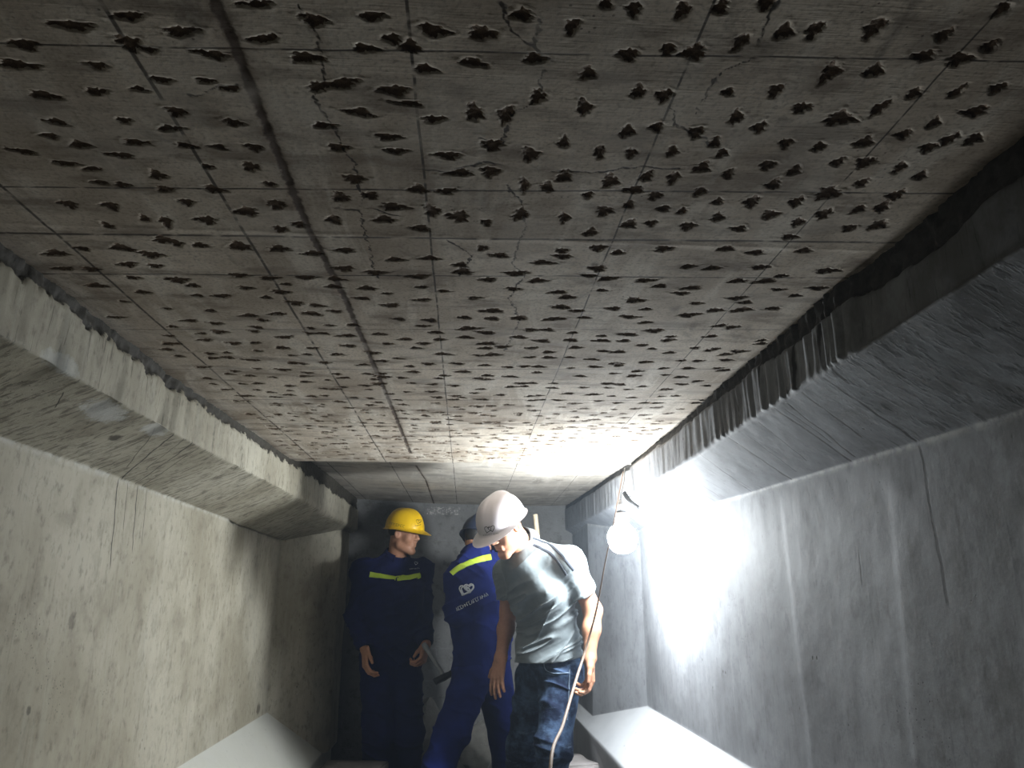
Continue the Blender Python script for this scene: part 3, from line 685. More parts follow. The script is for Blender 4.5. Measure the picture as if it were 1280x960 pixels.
def hand(f, W, d, n, side, curl=.5, sc=1.0, spread=.06, thumb=.6):
    """W wrist, d towards the fingers, n the way the palm faces, side +1/-1: thumb side along cross(d,n)*side"""
    d = unit(d); n = unit(np.asarray(n)-d*(np.asarray(n)@d)); s = np.cross(d, n)*side
    P = lambda a, b, c: W+(d*a+s*b+n*c)*sc
    offs = [.030, .010, -.010, -.029]; kn = [.090, .094, .090, .082]; ln = [(.040, .024, .020), (.045, .028, .022), (.041, .026, .021), (.032, .020, .018)]
    for i in range(4):
        f.cone(P(.0, offs[i]*.6, 0), P(kn[i], offs[i], -.002), .015*sc, .0115*sc, .012)
        p = P(kn[i], offs[i], -.002); dirv = d+s*(offs[i]*spread/.03); r = [.0102, .0092, .0085, .0074]
        a = 0
        for j, L in enumerate(ln[i]):
            a += curl*(.75 if j == 0 else 1.0)*(1+.08*i)
            v = unit(dirv)*math.cos(a)+n*math.sin(a); q = p+v*L*sc
            f.cone(p, q, r[j]*sc, r[j+1]*sc, .0035); p = q
    f.cone(P(.0, .008, .004), P(.035, .030, .008), .016*sc, .0155*sc, .012)
    t1 = P(.035, .034, .010); t2 = t1+(d*.030+s*.022*(1.2-thumb)+n*.016*thumb)*sc; t3 = t2+(d*.028+s*.006*(1-thumb)*2+n*.012*thumb)*sc
    f.cone(P(.008, .018, .006), t1, .015*sc, .0125*sc, .01); f.cone(t1, t2, .0120*sc, .0105*sc, .004); f.cone(t2, t3, .0105*sc, .0085*sc, .004)

def torso(f, J, g, k=.05):
    """J: neck, shl, shr, chest, waist, pel, lat (lateral unit), hipw"""
    lat = J['lat']; fr = J['front']
    for s in (-1, 1):
        f.cone(J['chest']+lat*s*.075+fr*.012, J['waist']+lat*s*.065, .098+g, .092+g, k)
        f.cone(J['waist']+lat*s*.065, J['pel']+lat*s*.070, .092+g, .098+g, k)
        f.cone(J['chest']+lat*s*.075+fr*.012, J['neck']+lat*s*.05-np.array([0, 0, .085]), .098+g, .070+g, k)
    for sh in (J['shl'], J['shr']):
        f.cone(J['neck']+(sh-J['neck'])*.25-np.array([0, 0, .025]), sh, .048+g, .056+g, k)
        f.cone(sh, J['chest'], .054+g, .085+g, k)
def leg(f, hip, kn, an, g, r=(.082, .056, .040), k=.035): f.cone(hip, kn, r[0]+g, r[1]+g, k); f.cone(kn, an, r[1]+g, r[2]+g, k)

# shared clothing folds
def folds(n1, n2, n3, f1=22., f2=5., amp=.006, seed=0.):
    n1, n2, n3 = unit(n1), unit(n2), unit(n3)
    def fn(x, y, z):
        a = x*n1[0]+y*n1[1]+z*n1[2]; b = x*n2[0]+y*n2[1]+z*n2[2]; c = x*n3[0]+y*n3[1]+z*n3[2]
        w = vnoise(a*5+seed, b*5, c*5)*.09
        r = 1-np.abs(vnoise((a+w)*f1+seed, b*f2, c*f2)-.5)*2
        return amp*(r**4-.22)
    return fn

def bvh_of(objs):
    V = []; F = []
    for o in objs:
        mw = np.array(o.location); p = o.parent
        while p is not None: mw = mw+np.array(p.location); p = p.parent
        co = np.empty(len(o.data.vertices)*3, np.float32); o.data.vertices.foreach_get('co', co); co = co.reshape(-1, 3)+mw
        b = len(V); V += [tuple(v) for v in co]; F += [tuple(b+i for i in pl.vertices) for pl in o.data.polygons]
    return BVHTree.FromPolygons(V, F)
def dense(pts, n):
    P = np.asarray(pts, float); s = np.concatenate([[0], np.cumsum(np.linalg.norm(np.diff(P, axis=0), axis=1))]); t = np.linspace(0, s[-1], n)
    return np.stack([np.interp(t, s, P[:, i]) for i in range(P.shape[1])], 1)
def onto(b, px):
    out = []
    for x, y in px:
        r = ray(x, y); h = b.ray_cast(Vector(CAMP), Vector(r).normalized())
        if h[0] is not None: out.append((np.array(h[0]), np.array(h[1])))
    return out
def ribbon(name, b, hits, width, mat, parent, th=.0022):
    """a cloth strip lying on the garment"""
    P = np.array([h[0] for h in hits]); N = np.array([h[1] for h in hits])
    for _ in range(3):
        P[1:-1] = (P[:-2]+2*P[1:-1]+P[2:])/4; N[1:-1] = (N[:-2]+2*N[1:-1]+N[2:])/4
    N /= np.linalg.norm(N, axis=1)[:, None]; T = np.gradient(P, axis=0); T /= np.linalg.norm(T, axis=1)[:, None]
    B = np.cross(T, N); k = 5; V = []
    for i in range(len(P)):
        row = []
        for j in range(k):
            q = P[i]+B[i]*width*(j/(k-1)-.5); r = b.ray_cast(Vector(q+N[i]*.03), Vector(-N[i]), .08)
            q = np.array(r[0]) if r[0] is not None else q
            row.append(q)
        V += [q+N[i]*th for q in row]+[q-N[i]*.003 for q in row[::-1]]
    n = len(P); F = [tuple(f) for f in grid_faces(n, 2*k, wrap_v=True)]+[tuple(range(2*k))[::-1], tuple(range((n-1)*2*k, n*2*k))]
    return mesh_obj(name, np.array(V), F, mat, parent)
def join_vf(parts):
    V = []; F = []; b = 0
    for v, f in parts: V.append(v); F += [tuple(i+b for i in q) for q in f]; b += len(v)
    return np.vstack(V), F
def strokes(name, b, lines, r, mat, parent):
    """drawn marks: each stroke (pixel polyline) lies on the surface it is printed on"""
    parts = []
    for ln in lines:
        h = onto(b, ln)
        if len(h) < 2: continue
        parts.append(tube([p+n*r*.3 for p, n in h], r, 6, 1))
    if parts:
        V, F = join_vf(parts); return mesh_obj(name, V, F, mat, parent)
def heart(cx, cy, s, rot=0, n=26):
    t = np.linspace(0, 2*math.pi, n); x = 16*np.sin(t)**3/16*s; y = -(13*np.cos(t)-5*np.cos(2*t)-2*np.cos(3*t)-np.cos(4*t))/16*s
    c, q = math.cos(rot), math.sin(rot); return [(cx+a*c-b*q, cy+a*q+b*c) for a, b in zip(x, y)]
def scribble(x0, y0, x1, y1, h, n, seed):
    """a line of small illegible lettering"""
    rr = random.Random(seed); out = []; d = np.array([x1-x0, y1-y0]); L = np.linalg.norm(d); d = d/L; up = np.array([d[1], -d[0]])
    if up[1] > 0: up = -up
    for i in range(n):
        p = np.array([x0, y0])+d*L*(i+.1)/n; w = L/n*.7; k = rr.randrange(4)
        A = [[(0, 0), (0, 1), (.9, 1)], [(0, 0), (0, 1), (.9, .5), (0, .4)], [(.9, 1), (0, 1), (0, 0), (.9, 0)], [(0, 0), (.45, 1), (.9, 0)]][k]
        out.append([tuple(p+d*w*a+up*h*b) for a, b in A])
    return out

def hard_hat(parent, c, R, mat, name='hard_hat', sc=1.0, rim=.040, tilt=0.0, visor=.05):
    ct, st = math.cos(tilt), math.sin(tilt); R = R@np.array([[1, 0, 0], [0, ct, -st], [0, st, ct]])
    a, b, H = .104*sc, .130*sc, .128*sc; nphi, nth = 128, 34
    def shell(off, brim=True):
        rows = []
        phi = np.linspace(0, 2*math.pi, nphi, endpoint=False); fx = np.sin(phi); fy = np.cos(phi)
        front = np.clip(np.cos(phi), 0, 1)**1.2
        for i in range(nth):
            t = i/(nth-1); ang = t*math.pi/2
            rr = math.sin(ang)**.86; z = H*math.cos(ang)**1.0
            x = fx*(a-off)*rr; y = fy*(b-off)*rr-.008*(1-t); zz = np.full_like(x, z-off)
            ridge = np.exp(-(np.abs(x)/.017)**4)*.0055*np.sin(min(1, t*1.25)*math.pi)**.5*(y > -.11) if t > 0 else np.zeros_like(x)
            grv = .0025*np.exp(-((np.abs(x)-.038)/.010)**2)*np.sin(t*math.pi)
            rows.append(np.stack([x, y, zz+ridge-grv+(ridge*0)], 1)+np.stack([0*x, fy*ridge*.6, 0*x], 1))
        # gutter lip and visor
        for e, dz in ((.25, -.004), (.6, -.007), (1.0, -.010)):
            w = .012+visor*front
            x = fx*(a-off+w*e*(.55+.45*(1-front))); y = fy*(b-off+w*e); rows.append(np.stack([x, y, np.full_like(x, -off*.5)+dz-.010*front*e-.006*e*e*front], 1))
        return np.stack(rows, 0)
    O = shell(0); I = shell(.0035)
    def w(G): return (G.reshape(-1, 3)+np.array([0, 0, rim*sc]))@R.T+c
    n = O.shape[0]; Fo = grid_faces(n, nphi, wrap_v=True); Fi = grid_faces(n, nphi, base=n*nphi, wrap_v=True)[:, ::-1]
    e = (n-1)*nphi; k = np.arange(nphi); k2 = (k+1) % nphi
    Fr = np.stack([e+k, e+k2, n*nphi+e+k2, n*nphi+e+k], 1)
    root = mesh_obj(name, np.vstack([w(O), w(I)]), np.vstack([Fo, Fi, Fr])[:, ::-1], mat, parent)
    return root, R

SKIN = NT('skin'); _p = SKIN.objpos(); _n = SKIN.noise(_p, 60, 4); SKIN.bump(SKIN.noise(_p, 300, 3), .15, .002)
SKIN = SKIN.fin(SKIN.mix(_n, srgb(164, 116, 92), srgb(192, 144, 116)), .5, .4)
SKIN.node_tree.nodes['Principled BSDF'].inputs['Subsurface Weight'].default_value = .08
SKIN.node_tree.nodes['Principled BSDF'].inputs['Subsurface Radius'].default_value = (.01, .004, .002)
HAIR = plain('black_hair', (.012, .011, .010), .55, .4, bump=.6, sc=200)
def cloth(name, c1, c2, weave=900, rough=.85, big=8):
    t = NT(name); p = t.objpos(); nz = t.noise(p, big, 4, .6); c = t.mix(t.step(nz, .35, .65), c1, c2)
    t.bump(t.math('ADD', t.noise(p, 45, 4, .6), t.math('MULTIPLY', t.noise(p, weave, 1), .3)), .22, .004)
    return t.fin(c, rough, .25)

def limits(pts, m=.2): P = np.array(pts); return P.min(0)-m, P.max(0)+m
def J_(x, y, Y): return atY(x, y, Y)

def shoe(parent, ankle, d, mat, sole):
    d = unit(np.array([d[0], d[1], 0])); h = np.array([ankle[0], ankle[1], 0.0])
    f = Field(h-[.3, .3, .02], h+[.3, .3, .2], .006)
    f.cone(h-d*.03+[0, 0, .045], h+d*.06+[0, 0, .045], .042, .042, .03); f.cone(h+d*.06+[0, 0, .045], h+d*.15+[0, 0, .035], .044, .034, .03)
    f.cone(h+[0, 0, .05], h+np.array([0, 0, .11]), .045, .044, .03)
    f.cut(h+[0, 0, .016], (0, 0, -1), .002); V, F = f.mesh(); o = mesh_obj('shoe', V, F, mat, parent)
    f = Field(h-[.3, .3, .02], h+[.3, .3, .1], .006)
    f.cone(h-d*.03+[0, 0, .02], h+d*.15+[0, 0, .02], .046, .040, .03); f.cut(h+[0, 0, .018], (0, 0, 1), .002); f.cut(h+[0, 0, .0], (0, 0, -1), .002)
    V, F = f.mesh(); mesh_obj('sole', V, F, sole, o)

DARK = plain('dark_rubber', (.02, .02, .022), .7)
# ---------------------------------------------------------------- man in the grey polo shirt
def grey_man():
    J_ = lambda x, y, Y: atY(x, y, Y*1.035)
    J = dict(neck=J_(653, 683, 3.64), shl=J_(712, 702, 3.54), shr=J_(634, 716, 3.90), chest=J_(678, 738, 3.70), waist=J_(684, 795, 3.80), pel=J_(690, 838, 3.83))
    J['lat'] = unit(J['shl']-J['shr']); J['front'] = unit(np.cross(J['lat'], [0, 0, 1.0])); 
    if J['front'][1] > 0: J['front'] = -J['front']
    hl = J_(702, 846, 3.78); hr = J_(670, 848, 3.94); kl = J_(692, 932, 3.70); kr = J_(654, 934, 4.04)
    al = np.array([kl[0]-.02, kl[1]+.08, .09]); ar = np.array([kr[0]-.02, kr[1]+.1, .09])
    el = J_(741, 763, 3.60); wl_ = J_(737, 823, 3.56); er = J_(636, 764, 3.94); wr_ = J_(626, 822, 3.86)
    root = empty('person', ((al[0]+ar[0])/2, (al[1]+ar[1])/2, 0), 'man in grey polo shirt, blue jeans and white hard hat, bending forward and looking down', 'person')
    hc = J_(631, 660, 3.50); R = frame((-.60, -.56, -.50), (-.33, -.28, .9))
    lo, hi = limits(list(J.values())[:6]+[hl, hr, al, ar, el, er, wl_, wr_, hc], .19); lo[2] = -.01
    h = .0038
    f = Field(lo, hi, h)
    torso(f, J, -.012); leg(f, hl, kl, al, -.008); leg(f, hr, kr, ar, -.008)
    for an, kn in ((al, kl), (ar, kr)): f.cone(an, [an[0]-.04, an[1]-.12, .05], .034, .026, .03)
    f.chain([J['neck']-[0, 0, .03], J['neck']*.5+hc*.5+[.01, .01, -.01], hc+R@np.array([0, -.03, -.03])], [.062, .056, .058], .03)
    for sh, e, w_ in ((J['shl'], el, wl_), (J['shr'], er, wr_)):
        m = e*.6+w_*.4
        f.cone(sh, e, .054, .043, .03); f.cone(e, m, .043, .041, .03); f.cone(m, w_, .041, .027, .03)
        f.ell(w_, np.array([.033, .026, .03]), None, .02)
    head(f, hc, R, 1.0)
    # left hand: closed loosely, back of hand to the right of the picture; right hand: relaxed
    hand(f, wl_, np.array([-.02, -.03, -1.0]), (-1, -.15, .1), -1, .62, 1.08, thumb=.5)
    hand(f, wr_, np.array([-.18, -.12, -1.0]), (.55, .6, 0), -1, .20, 1.05, .10, thumb=.25)
    V, F = f.mesh(); mesh_obj('body', V, F, SKIN, root)
    # hair at the back and sides, below the helmet
    f = Field(hc-.17, hc+.17, .0045); f.ell(hc+R@np.array([0, -.020, .045]), np.array([.075, .095, .088]), R, .01)
    f.ell(hc+R@np.array([0, .075, -.02]), np.array([.09, .080, .13]), R, .02, 's'); f.cut(hc+R@np.array([0, -.05, -.035]), R@np.array([0, -.3, -1.0]))
    V, F = f.mesh(); mesh_obj('hair', V, F, HAIR, root)
    for s in (-1, 1):
        P = lambda x, y, z: hc+R@(np.array([x, y, z])*.95)
        V, F = tube([P(s*.014, .096, .036), P(s*.032, .090, .042), P(s*.052, .074, .037)], [.003, .0042, .0025], 8); mesh_obj('eyebrow', V, F, HAIR, root)
    # polo shirt
    shirt = cloth('grey_polyester', srgb(116, 124, 127), srgb(130, 138, 141), rough=.6)
    f = Field(lo, hi, h); torso(f, J, .006)
    f.cone(J['neck']-[0, 0, .09], J['neck']-[0, 0, .005], .080, .068, .05)
    f.cone(J['neck']+J['lat']*.03-[0, 0, .015], J['neck']*.35+J['shl']*.65-[0, 0, .005], .060, .056, .04)
    belly = (J['waist']+J['pel'])/2+J['front']*.03; f.ell(belly, (.15, .13, .12), None, .06)
    slv = []
    for sh, e, t in ((J['shl'], el, .64), (J['shr'], er, .66)):
        c = sh*(1-t)+e*t; g2 = Field(lo, hi, h); g2.cone(sh, c+(e-sh)*.15, .064, .063, .04); g2.cut(c, e-sh, .006); f.merge(g2, .04)
    def masked(fn):
        def g(x, y, z):
            lat = (x-J['chest'][0])*J['lat'][0]+(y-J['chest'][1])*J['lat'][1]
            return fn(x, y, z)*(.30+.70*(1-sstep(J['shl'][2]-.20, J['shl'][2]-.06, z)))*(1-.6*sstep(.14, .19, np.abs(lat)))
        return g
    f.displace(masked(folds((-.36, .1, .93), (.93, 0, .36), (0, 1, 0), 33, 4.5, .017, 1.3)))
    f.displace(masked(folds((-.75, .2, .65), (.65, 0, .75), (0, 1, 0), 21, 4, .013, 7.7)))
    f.displace(lambda x, y, z: .003*(fbm(x*30, y*30, z*30)-.5))
    hem = J_(688, 826, 3.72); f.cut(hem, np.array([.10, .10, -1.0]), .006)
    f.cut(J['neck']+[0, 0, .012]+unit(hc-J['neck'])*.0, unit(hc-J['neck'])+[0, 0, .6], .01, .09)
    V, F = f.mesh(); so = mesh_obj('polo_shirt', V, F, shirt, root)
    # collar
    ax = unit(hc-J['neck']); ring = []; cl = cloth('grey_collar', srgb(118, 124, 128), srgb(132, 138, 142), rough=.8)
    u = unit(np.cross(ax, J['front'])); v = np.cross(u, ax); cc = J['neck']+ax*.030+[0, 0, .012]+J['lat']*.008
    Vc = []; n = 40
    for i in range(n):
        a = math.radians(-162+324*i/(n-1))+math.pi      # open at the front
        drop = .5+.5*math.cos(a-math.pi)                # 1 at the back
        for (rr, zz) in ((.060, -.035), (.063, .012+.012*drop), (.068, .014+.012*drop), (.090, -.034), (.086, -.042), (.066, -.04)):
            Vc.append(cc+(u*math.sin(a)+v*math.cos(a))*rr+ax*zz)
    Fc = [tuple(q) for q in grid_faces(n, 6, wrap_v=True)]+[tuple(range(6))[::-1], tuple(range((n-1)*6, n*6))]
    mesh_obj('collar', np.array(Vc), Fc, cl, so)
    b = bvh_of([so]); dk = plain('dark_stripe', srgb(52, 56, 64), .8)
    for pts in ([(667, 673), (689, 681), (704, 696), (718, 713)], [(667, 681), (688, 691), (698, 703), (708, 719)]):
        hh = onto(b, dense(pts, 30))
        if len(hh) > 4: ribbon('shoulder_stripe', b, hh, .012, dk, so)
    # jeans
    t = NT('washed_denim'); p = t.objpos(); nz = t.noise(p, 7, 5, .65); wv = t.noise(t.scale(p, (9, 9, 30)), 1, 4, .7)
    c = t.mix(t.step(nz, .42, .66), srgb(26, 36, 58), srgb(78, 100, 130)); c = t.mix(t.math('MULTIPLY', t.step(wv, .55, .74), .5), c, srgb(118, 138, 160))
    t.bump(t.math('ADD', t.noise(p, 40, 5, .65), wv), .45, .006); jm = t.fin(c, .85, .2)
    f = Field(lo, hi, h)
    for s in (-1, 1):
        f.cone(J['waist']+J['lat']*s*.06-[0, 0, .04], J['pel']+J['lat']*s*.06, .100, .104, .05)
    leg(f, hl, kl, al, .010, (.094, .072, .062), .045); leg(f, hr, kr, ar, .010, (.094, .072, .062), .045)
    f.cut(J['waist']-[0, 0, .03], (0, 0, 1), .006); f.cut((0, 0, .07), (0, 0, -1), .006)
    f.displace(folds((.25, .1, .95), (.95, 0, -.25), (0, 1, 0), 22, 5, .011, 3.1)); f.displace(lambda x, y, z: .004*(fbm(x*18, y*18, z*18)-.5))
    V, F = f.mesh(); jo = mesh_obj('jeans', V, F, jm, root)
    bj = bvh_of([jo]); st = plain('denim_seam', srgb(128, 146, 168), .8)
    for pts in ([(679, 826), (682, 838), (692, 842), (712, 841)], [(712, 836), (711, 870), (709, 900)]):
        hh = onto(bj, dense(pts, 24))
        if len(hh) > 4: ribbon('pocket_seam', bj, hh, .005, st, jo)
    for an in (al, ar): shoe(root, an, np.array([-.35, -1, 0]), DARK, DARK)
    # white hard hat
    wh = plain('white_helmet_plastic', srgb(222, 216, 222), .28, .5, var=.02)
    ho, HR = hard_hat(root, hc, R, wh, sc=1.06, rim=.036, tilt=-.05)
    b = bvh_of([ho]); ink = plain('black_print', (.02, .02, .02), .5)
    strokes('emblem', b, [heart(609.5, 662, 4.2, .25, 22), heart(614.5, 660.5, 4.2, -.25, 22)], .0016, ink, ho)
    strokes('lettering', b, scribble(604, 670, 624, 667.5, 1.8, 10, 3), .0008, ink, ho)
    return root
# ---------------------------------------------------------------- worker bending away, blue jacket
NAVY = cloth('blue_workwear', srgb(16, 28, 88), srgb(20, 36, 104), rough=.9)
NAVY_D = cloth('navy_workwear', srgb(13, 19, 60), srgb(17, 25, 74), rough=.9)
LIME = plain('reflective_lime', srgb(196, 226, 70), .45, .5, var=.05)
WHITE_INK = plain('white_print', srgb(205, 212, 222), .6)
def blue_back_man():
    J = dict(neck=J_(594, 694, 4.36), shl=J_(574, 722, 4.30), shr=J_(636, 706, 4.52), chest=J_(600, 742, 4.36), waist=J_(603, 795, 4.42), pel=J_(602, 832, 4.46))
    J['lat'] = unit(J['shl']-J['shr']); J['front'] = unit(np.cross([0, 0, 1.0], J['lat']))
    if J['front'][1] < 0: J['front'] = -J['front']
    hl = J_(590, 846, 4.40); hr = J_(616, 846, 4.52); kl = J_(566, 912, 4.36); kr = J_(632, 922, 4.62)
    al = np.array([kl[0]-.17, kl[1]-.02, .09]); ar = np.array([kr[0]+.03, kr[1]+.06, .09])
    el = J_(570, 768, 4.26); wl_ = J_(590, 800, 4.42)+[.0, .12, 0]; er = J_(668, 745, 4.62); wr_ = J_(674, 708, 4.56)
    root = empty('person', ((al[0]+ar[0])/2, (al[1]+ar[1])/2, 0), 'worker in blue jacket with white emblem, back turned, partly hidden behind the grey polo shirt', 'person')
    hc = J_(598, 677, 4.46); R = frame((.42, .86, -.35), (.2, .3, .9))
    lo, hi = limits(list(J.values())[:6]+[hl, hr, al, ar, el, er, wl_, wr_, hc], .19); lo[2] = -.01; h = .006
    f = Field(lo, hi, h)
    torso(f, J, -.014); leg(f, hl, kl, al, -.008); leg(f, hr, kr, ar, -.008)
    for an in (al, ar): f.cone(an, [an[0]+.06, an[1]+.1, .05], .034, .026, .03)
    f.chain([J['neck']-[0, 0, .03], hc+R@np.array([0, -.03, -.03])], [.060, .056], .03)
    for sh, e, w_ in ((J['shl'], el, wl_), (J['shr'], er, wr_)): f.cone(sh, e, .052, .042, .03); f.cone(e, w_, .042, .027, .03)
    head(f, hc, R, .95)
    hand(f, wl_, np.array([.5, .4, -.6]), (0, 1, .2), 1, .5, 1.05); hand(f, wr_, np.array([-.1, -.1, 1.0]), (-1, .1, 0), 1, .95, 1.05, thumb=.9)
    V, F = f.mesh(); mesh_obj('body', V, F, SKIN, root)
    f = Field(hc-.17, hc+.17, .005); f.ell(hc+R@np.array([0, -.020, .040]), np.array([.077, .097, .090]), R, .01)
    f.ell(hc+R@np.array([0, .085, -.02]), np.array([.09, .080, .13]), R, .02, 's'); f.cut(hc+R@np.array([0, -.05, -.095]), R@np.array([0, -.3, -1.0]))
    V, F = f.mesh(); mesh_obj('hair', V, F, HAIR, root)
    f = Field(lo, hi, h); torso(f, J, .014); f.cone(J['neck']-[0, 0, .09], J['neck']+[0, 0, .02], .085, .074, .05)
    for sh, e, w_ in ((J['shl'], el, wl_), (J['shr'], er, wr_)):
        g2 = Field(lo, hi, h); g2.cone(sh, e, .070, .060, .03); g2.cone(e, w_, .060, .046, .03); g2.cut(w_+unit(e-w_)*.01, w_-e, .006); f.merge(g2, .03)
    f.cut(J['pel']-[0, 0, .02], (0, 0, -1), .006); f.cut(J['neck']+[0, 0, .035], unit(hc-J['neck'])+[0, 0, .5], .01, .10)
    f.displace(folds((-.4, .1, .9), (.9, 0, .4), (0, 1, 0), 20, 4.5, .012, 2.2)); f.displace(folds((.5, .2, .8), (.8, 0, -.5), (0, 1, 0), 14, 4, .010, 5.2))
    V, F = f.mesh(); jo = mesh_obj('jacket', V, F, NAVY, root)
    b = bvh_of([jo])
    hh = onto(b, dense([(564, 717), (571, 711), (585, 704), (600, 699), (614, 696)], 40))
    if len(hh) > 4: ribbon('reflective_stripe', b, hh, .034, LIME, jo)
    strokes('emblem', b, [heart(580, 738, 6.5, .35, 26), heart(581.5, 738.5, 5.6, .35, 24), heart(586, 735, 6.0, -.1, 26), heart(587, 735.5, 5.0, -.1, 24)], .0042, WHITE_INK, jo)
    strokes('lettering', b, scribble(571, 764, 611, 744, 4.2, 15, 9), .0022, WHITE_INK, jo)
    f = Field(lo, hi, h)
    for s in (-1, 1): f.cone(J['waist']+J['lat']*s*.05, J['pel']+J['lat']*s*.06, .098, .106, .05)
    leg(f, hl, kl, al, .012, (.098, .080, .066), .045); leg(f, hr, kr, ar, .012, (.098, .080, .066), .045); f.cut((0, 0, .07), (0, 0, -1), .006)
    f.cut(J['waist']+[0, 0, .02], (0, 0, 1), .006)
    f.displace(folds((.25, .1, .95), (.95, 0, -.25), (0, 1, 0), 18, 5, .011, 4.1))
    V, F = f.mesh(); mesh_obj('trousers', V, F, NAVY, root)
    for an in (al, ar): shoe(root, an, np.array([.5, .8, 0]), DARK, DARK)
    hm = plain('navy_helmet_plastic', srgb(34, 42, 60), .35, .5, var=.05)
    hard_hat(root, hc, R, hm, sc=1.0, rim=.030)
    return root, wr_
# ---------------------------------------------------------------- worker in the yellow helmet
def yellow_man():
    J = dict(neck=J_(495, 700, 4.80), shl=J_(527, 715, 4.84), shr=J_(455, 716, 4.72), chest=J_(489, 745, 4.76), waist=J_(489, 800, 4.80), pel=J_(489, 836, 4.82))
    J['lat'] = unit(J['shl']-J['shr']); J['front'] = unit(np.cross(J['lat'], [0, 0, 1.0]))
    if J['front'][1] > 0: J['front'] = -J['front']
    hl = J_(506, 846, 4.82); hr = J_(474, 846, 4.78); kl = J_(510, 915, 4.76); kr = J_(473, 915, 4.72)
    al = np.array([kl[0]+.0, kl[1]+.08, .09]); ar = np.array([kr[0]-.01, kr[1]+.08, .09])
    el = J_(528, 766, 4.86); wl_ = J_(533, 806, 4.70); er = J_(444, 772, 4.72); wr_ = J_(456, 812, 4.64)
    root = empty('person', ((al[0]+ar[0])/2, (al[1]+ar[1])/2, 0), 'worker in navy workwear and yellow hard hat, head turned sideways, arms hanging', 'person')
    hc = J_(505, 668, 4.74); R = frame((.88, -.42, -.10), (-.02, 0, 1))
    lo, hi = limits(list(J.values())[:6]+[hl, hr, al, ar, el, er, wl_, wr_, hc], .19); lo[2] = -.01; h = .0055
    f = Field(lo, hi, h)
    torso(f, J, -.014); leg(f, hl, kl, al, -.008); leg(f, hr, kr, ar, -.008)
    for an in (al, ar): f.cone(an, [an[0], an[1]-.12, .05], .034, .026, .03)
    f.chain([J['neck']-[0, 0, .03], hc+R@np.array([0, -.03, -.03])], [.060, .056], .03)
    for sh, e, w_ in ((J['shl'], el, wl_), (J['shr'], er, wr_)): f.cone(sh, e, .052, .042, .03); f.cone(e, w_, .042, .027, .03)
    head(f, hc, R, .95)
    hand(f, wl_, np.array([-.2, -.45, -.85]), (-.8, .3, 0), -1, .95, 1.05, thumb=.9); hand(f, wr_, np.array([.15, -.35, -.9]), (.85, .3, 0), 1, .55, 1.05, thumb=.5)
    V, F = f.mesh(); mesh_obj('body', V, F, SKIN, root)
    f = Field(hc-.17, hc+.17, .005); f.ell(hc+R@np.array([0, -.020, .045]), np.array([.076, .096, .090]), R, .01)
    f.ell(hc+R@np.array([0, .075, -.02]), np.array([.09, .080, .13]), R, .02, 's'); f.cut(hc+R@np.array([0, -.05, -.04]), R@np.array([0, -.3, -1.0]))
    V, F = f.mesh(); mesh_obj('hair', V, F, HAIR, root)
    P = lambda x, y, z: hc+R@(np.array([x, y, z])*.95)
    for s in (-1, 1):
        V, F = tube([P(s*.014, .096, .036), P(s*.032, .090, .042), P(s*.052, .074, .037)], [.003, .0042, .0025], 8); mesh_obj('eyebrow', V, F, HAIR, root)
    f = Field(lo, hi, h); torso(f, J, .016); f.cone(J['neck']-[0, 0, .09], J['neck']-[0, 0, .0], .085, .072, .05)
    for sh, e, w_ in ((J['shl'], el, wl_), (J['shr'], er, wr_)):
        g2 = Field(lo, hi, h); g2.cone(sh, e, .066, .058, .03); g2.cone(e, w_, .058, .046, .03); g2.cut(w_+unit(e-w_)*.012, w_-e, .006); f.merge(g2, .03)
    f.cut(J['pel']-[0, 0, .03], (0, 0, -1), .006); f.cut(J['neck']+[0, 0, .035], unit(hc-J['neck'])+[0, 0, .5], .01, .10)
    f.displace(folds((-.4, .1, .9), (.9, 0, .4), (0, 1, 0), 20, 4.5, .011, 6.2)); f.displace(folds((.5, .2, .8), (.8, 0, -.5), (0, 1, 0), 14, 4, .010, 8.2))
    V, F = f.mesh(); jo = mesh_obj('jacket', V, F, NAVY_D, root)
    ax = unit(hc-J['neck']); u = unit(np.cross(ax, J['front'])); v = np.cross(u, ax); cc = J['neck']+ax*.03; Vc = []; n = 40
    for i in range(n):
        a = math.radians(-158+316*i/(n-1))+math.pi
        for (rr, zz) in ((.070, -.03), (.072, .022), (.077, .024), (.096, -.022), (.090, -.028), (.074, -.010)): Vc.append(cc+(u*math.sin(a)+v*math.cos(a))*rr+ax*zz)
    mesh_obj('collar', np.array(Vc), [tuple(q) for q in grid_faces(n, 6, wrap_v=True)]+[tuple(range(6))[::-1], tuple(range((n-1)*6, n*6))], NAVY_D, jo)
    b = bvh_of([jo])
    for pts in ([(462, 718), (478, 720.5), (495, 722.5)], [(496, 723), (511, 722), (526, 719)]):
        hh = onto(b, dense(pts, 24))
        if len(hh) > 4: ribbon('reflective_stripe', b, hh, .032, LIME, jo)
    strokes('emblem', b, [heart(520, 704, 2.2, .2, 16)]+scribble(512, 712, 525, 711, 1.2, 7, 5), .0016, WHITE_INK, jo)
    f = Field(lo, hi, h)
    for s in (-1, 1): f.cone(J['waist']+J['lat']*s*.05, J['pel']+J['lat']*s*.06, .098, .108, .05)
    leg(f, hl, kl, al, .012, (.096, .078, .066), .03); leg(f, hr, kr, ar, .012, (.096, .078, .066), .03); f.cut((0, 0, .07), (0, 0, -1), .006); f.cut(J['waist']+[0, 0, .02], (0, 0, 1), .006)
    f.displace(folds((.25, .1, .95), (.95, 0, -.25), (0, 1, 0), 18, 5, .011, 9.1))
    V, F = f.mesh(); mesh_obj('trousers', V, F, NAVY_D, root)
    for an in (al, ar): shoe(root, an, np.array([0, -1, 0]), DARK, DARK)
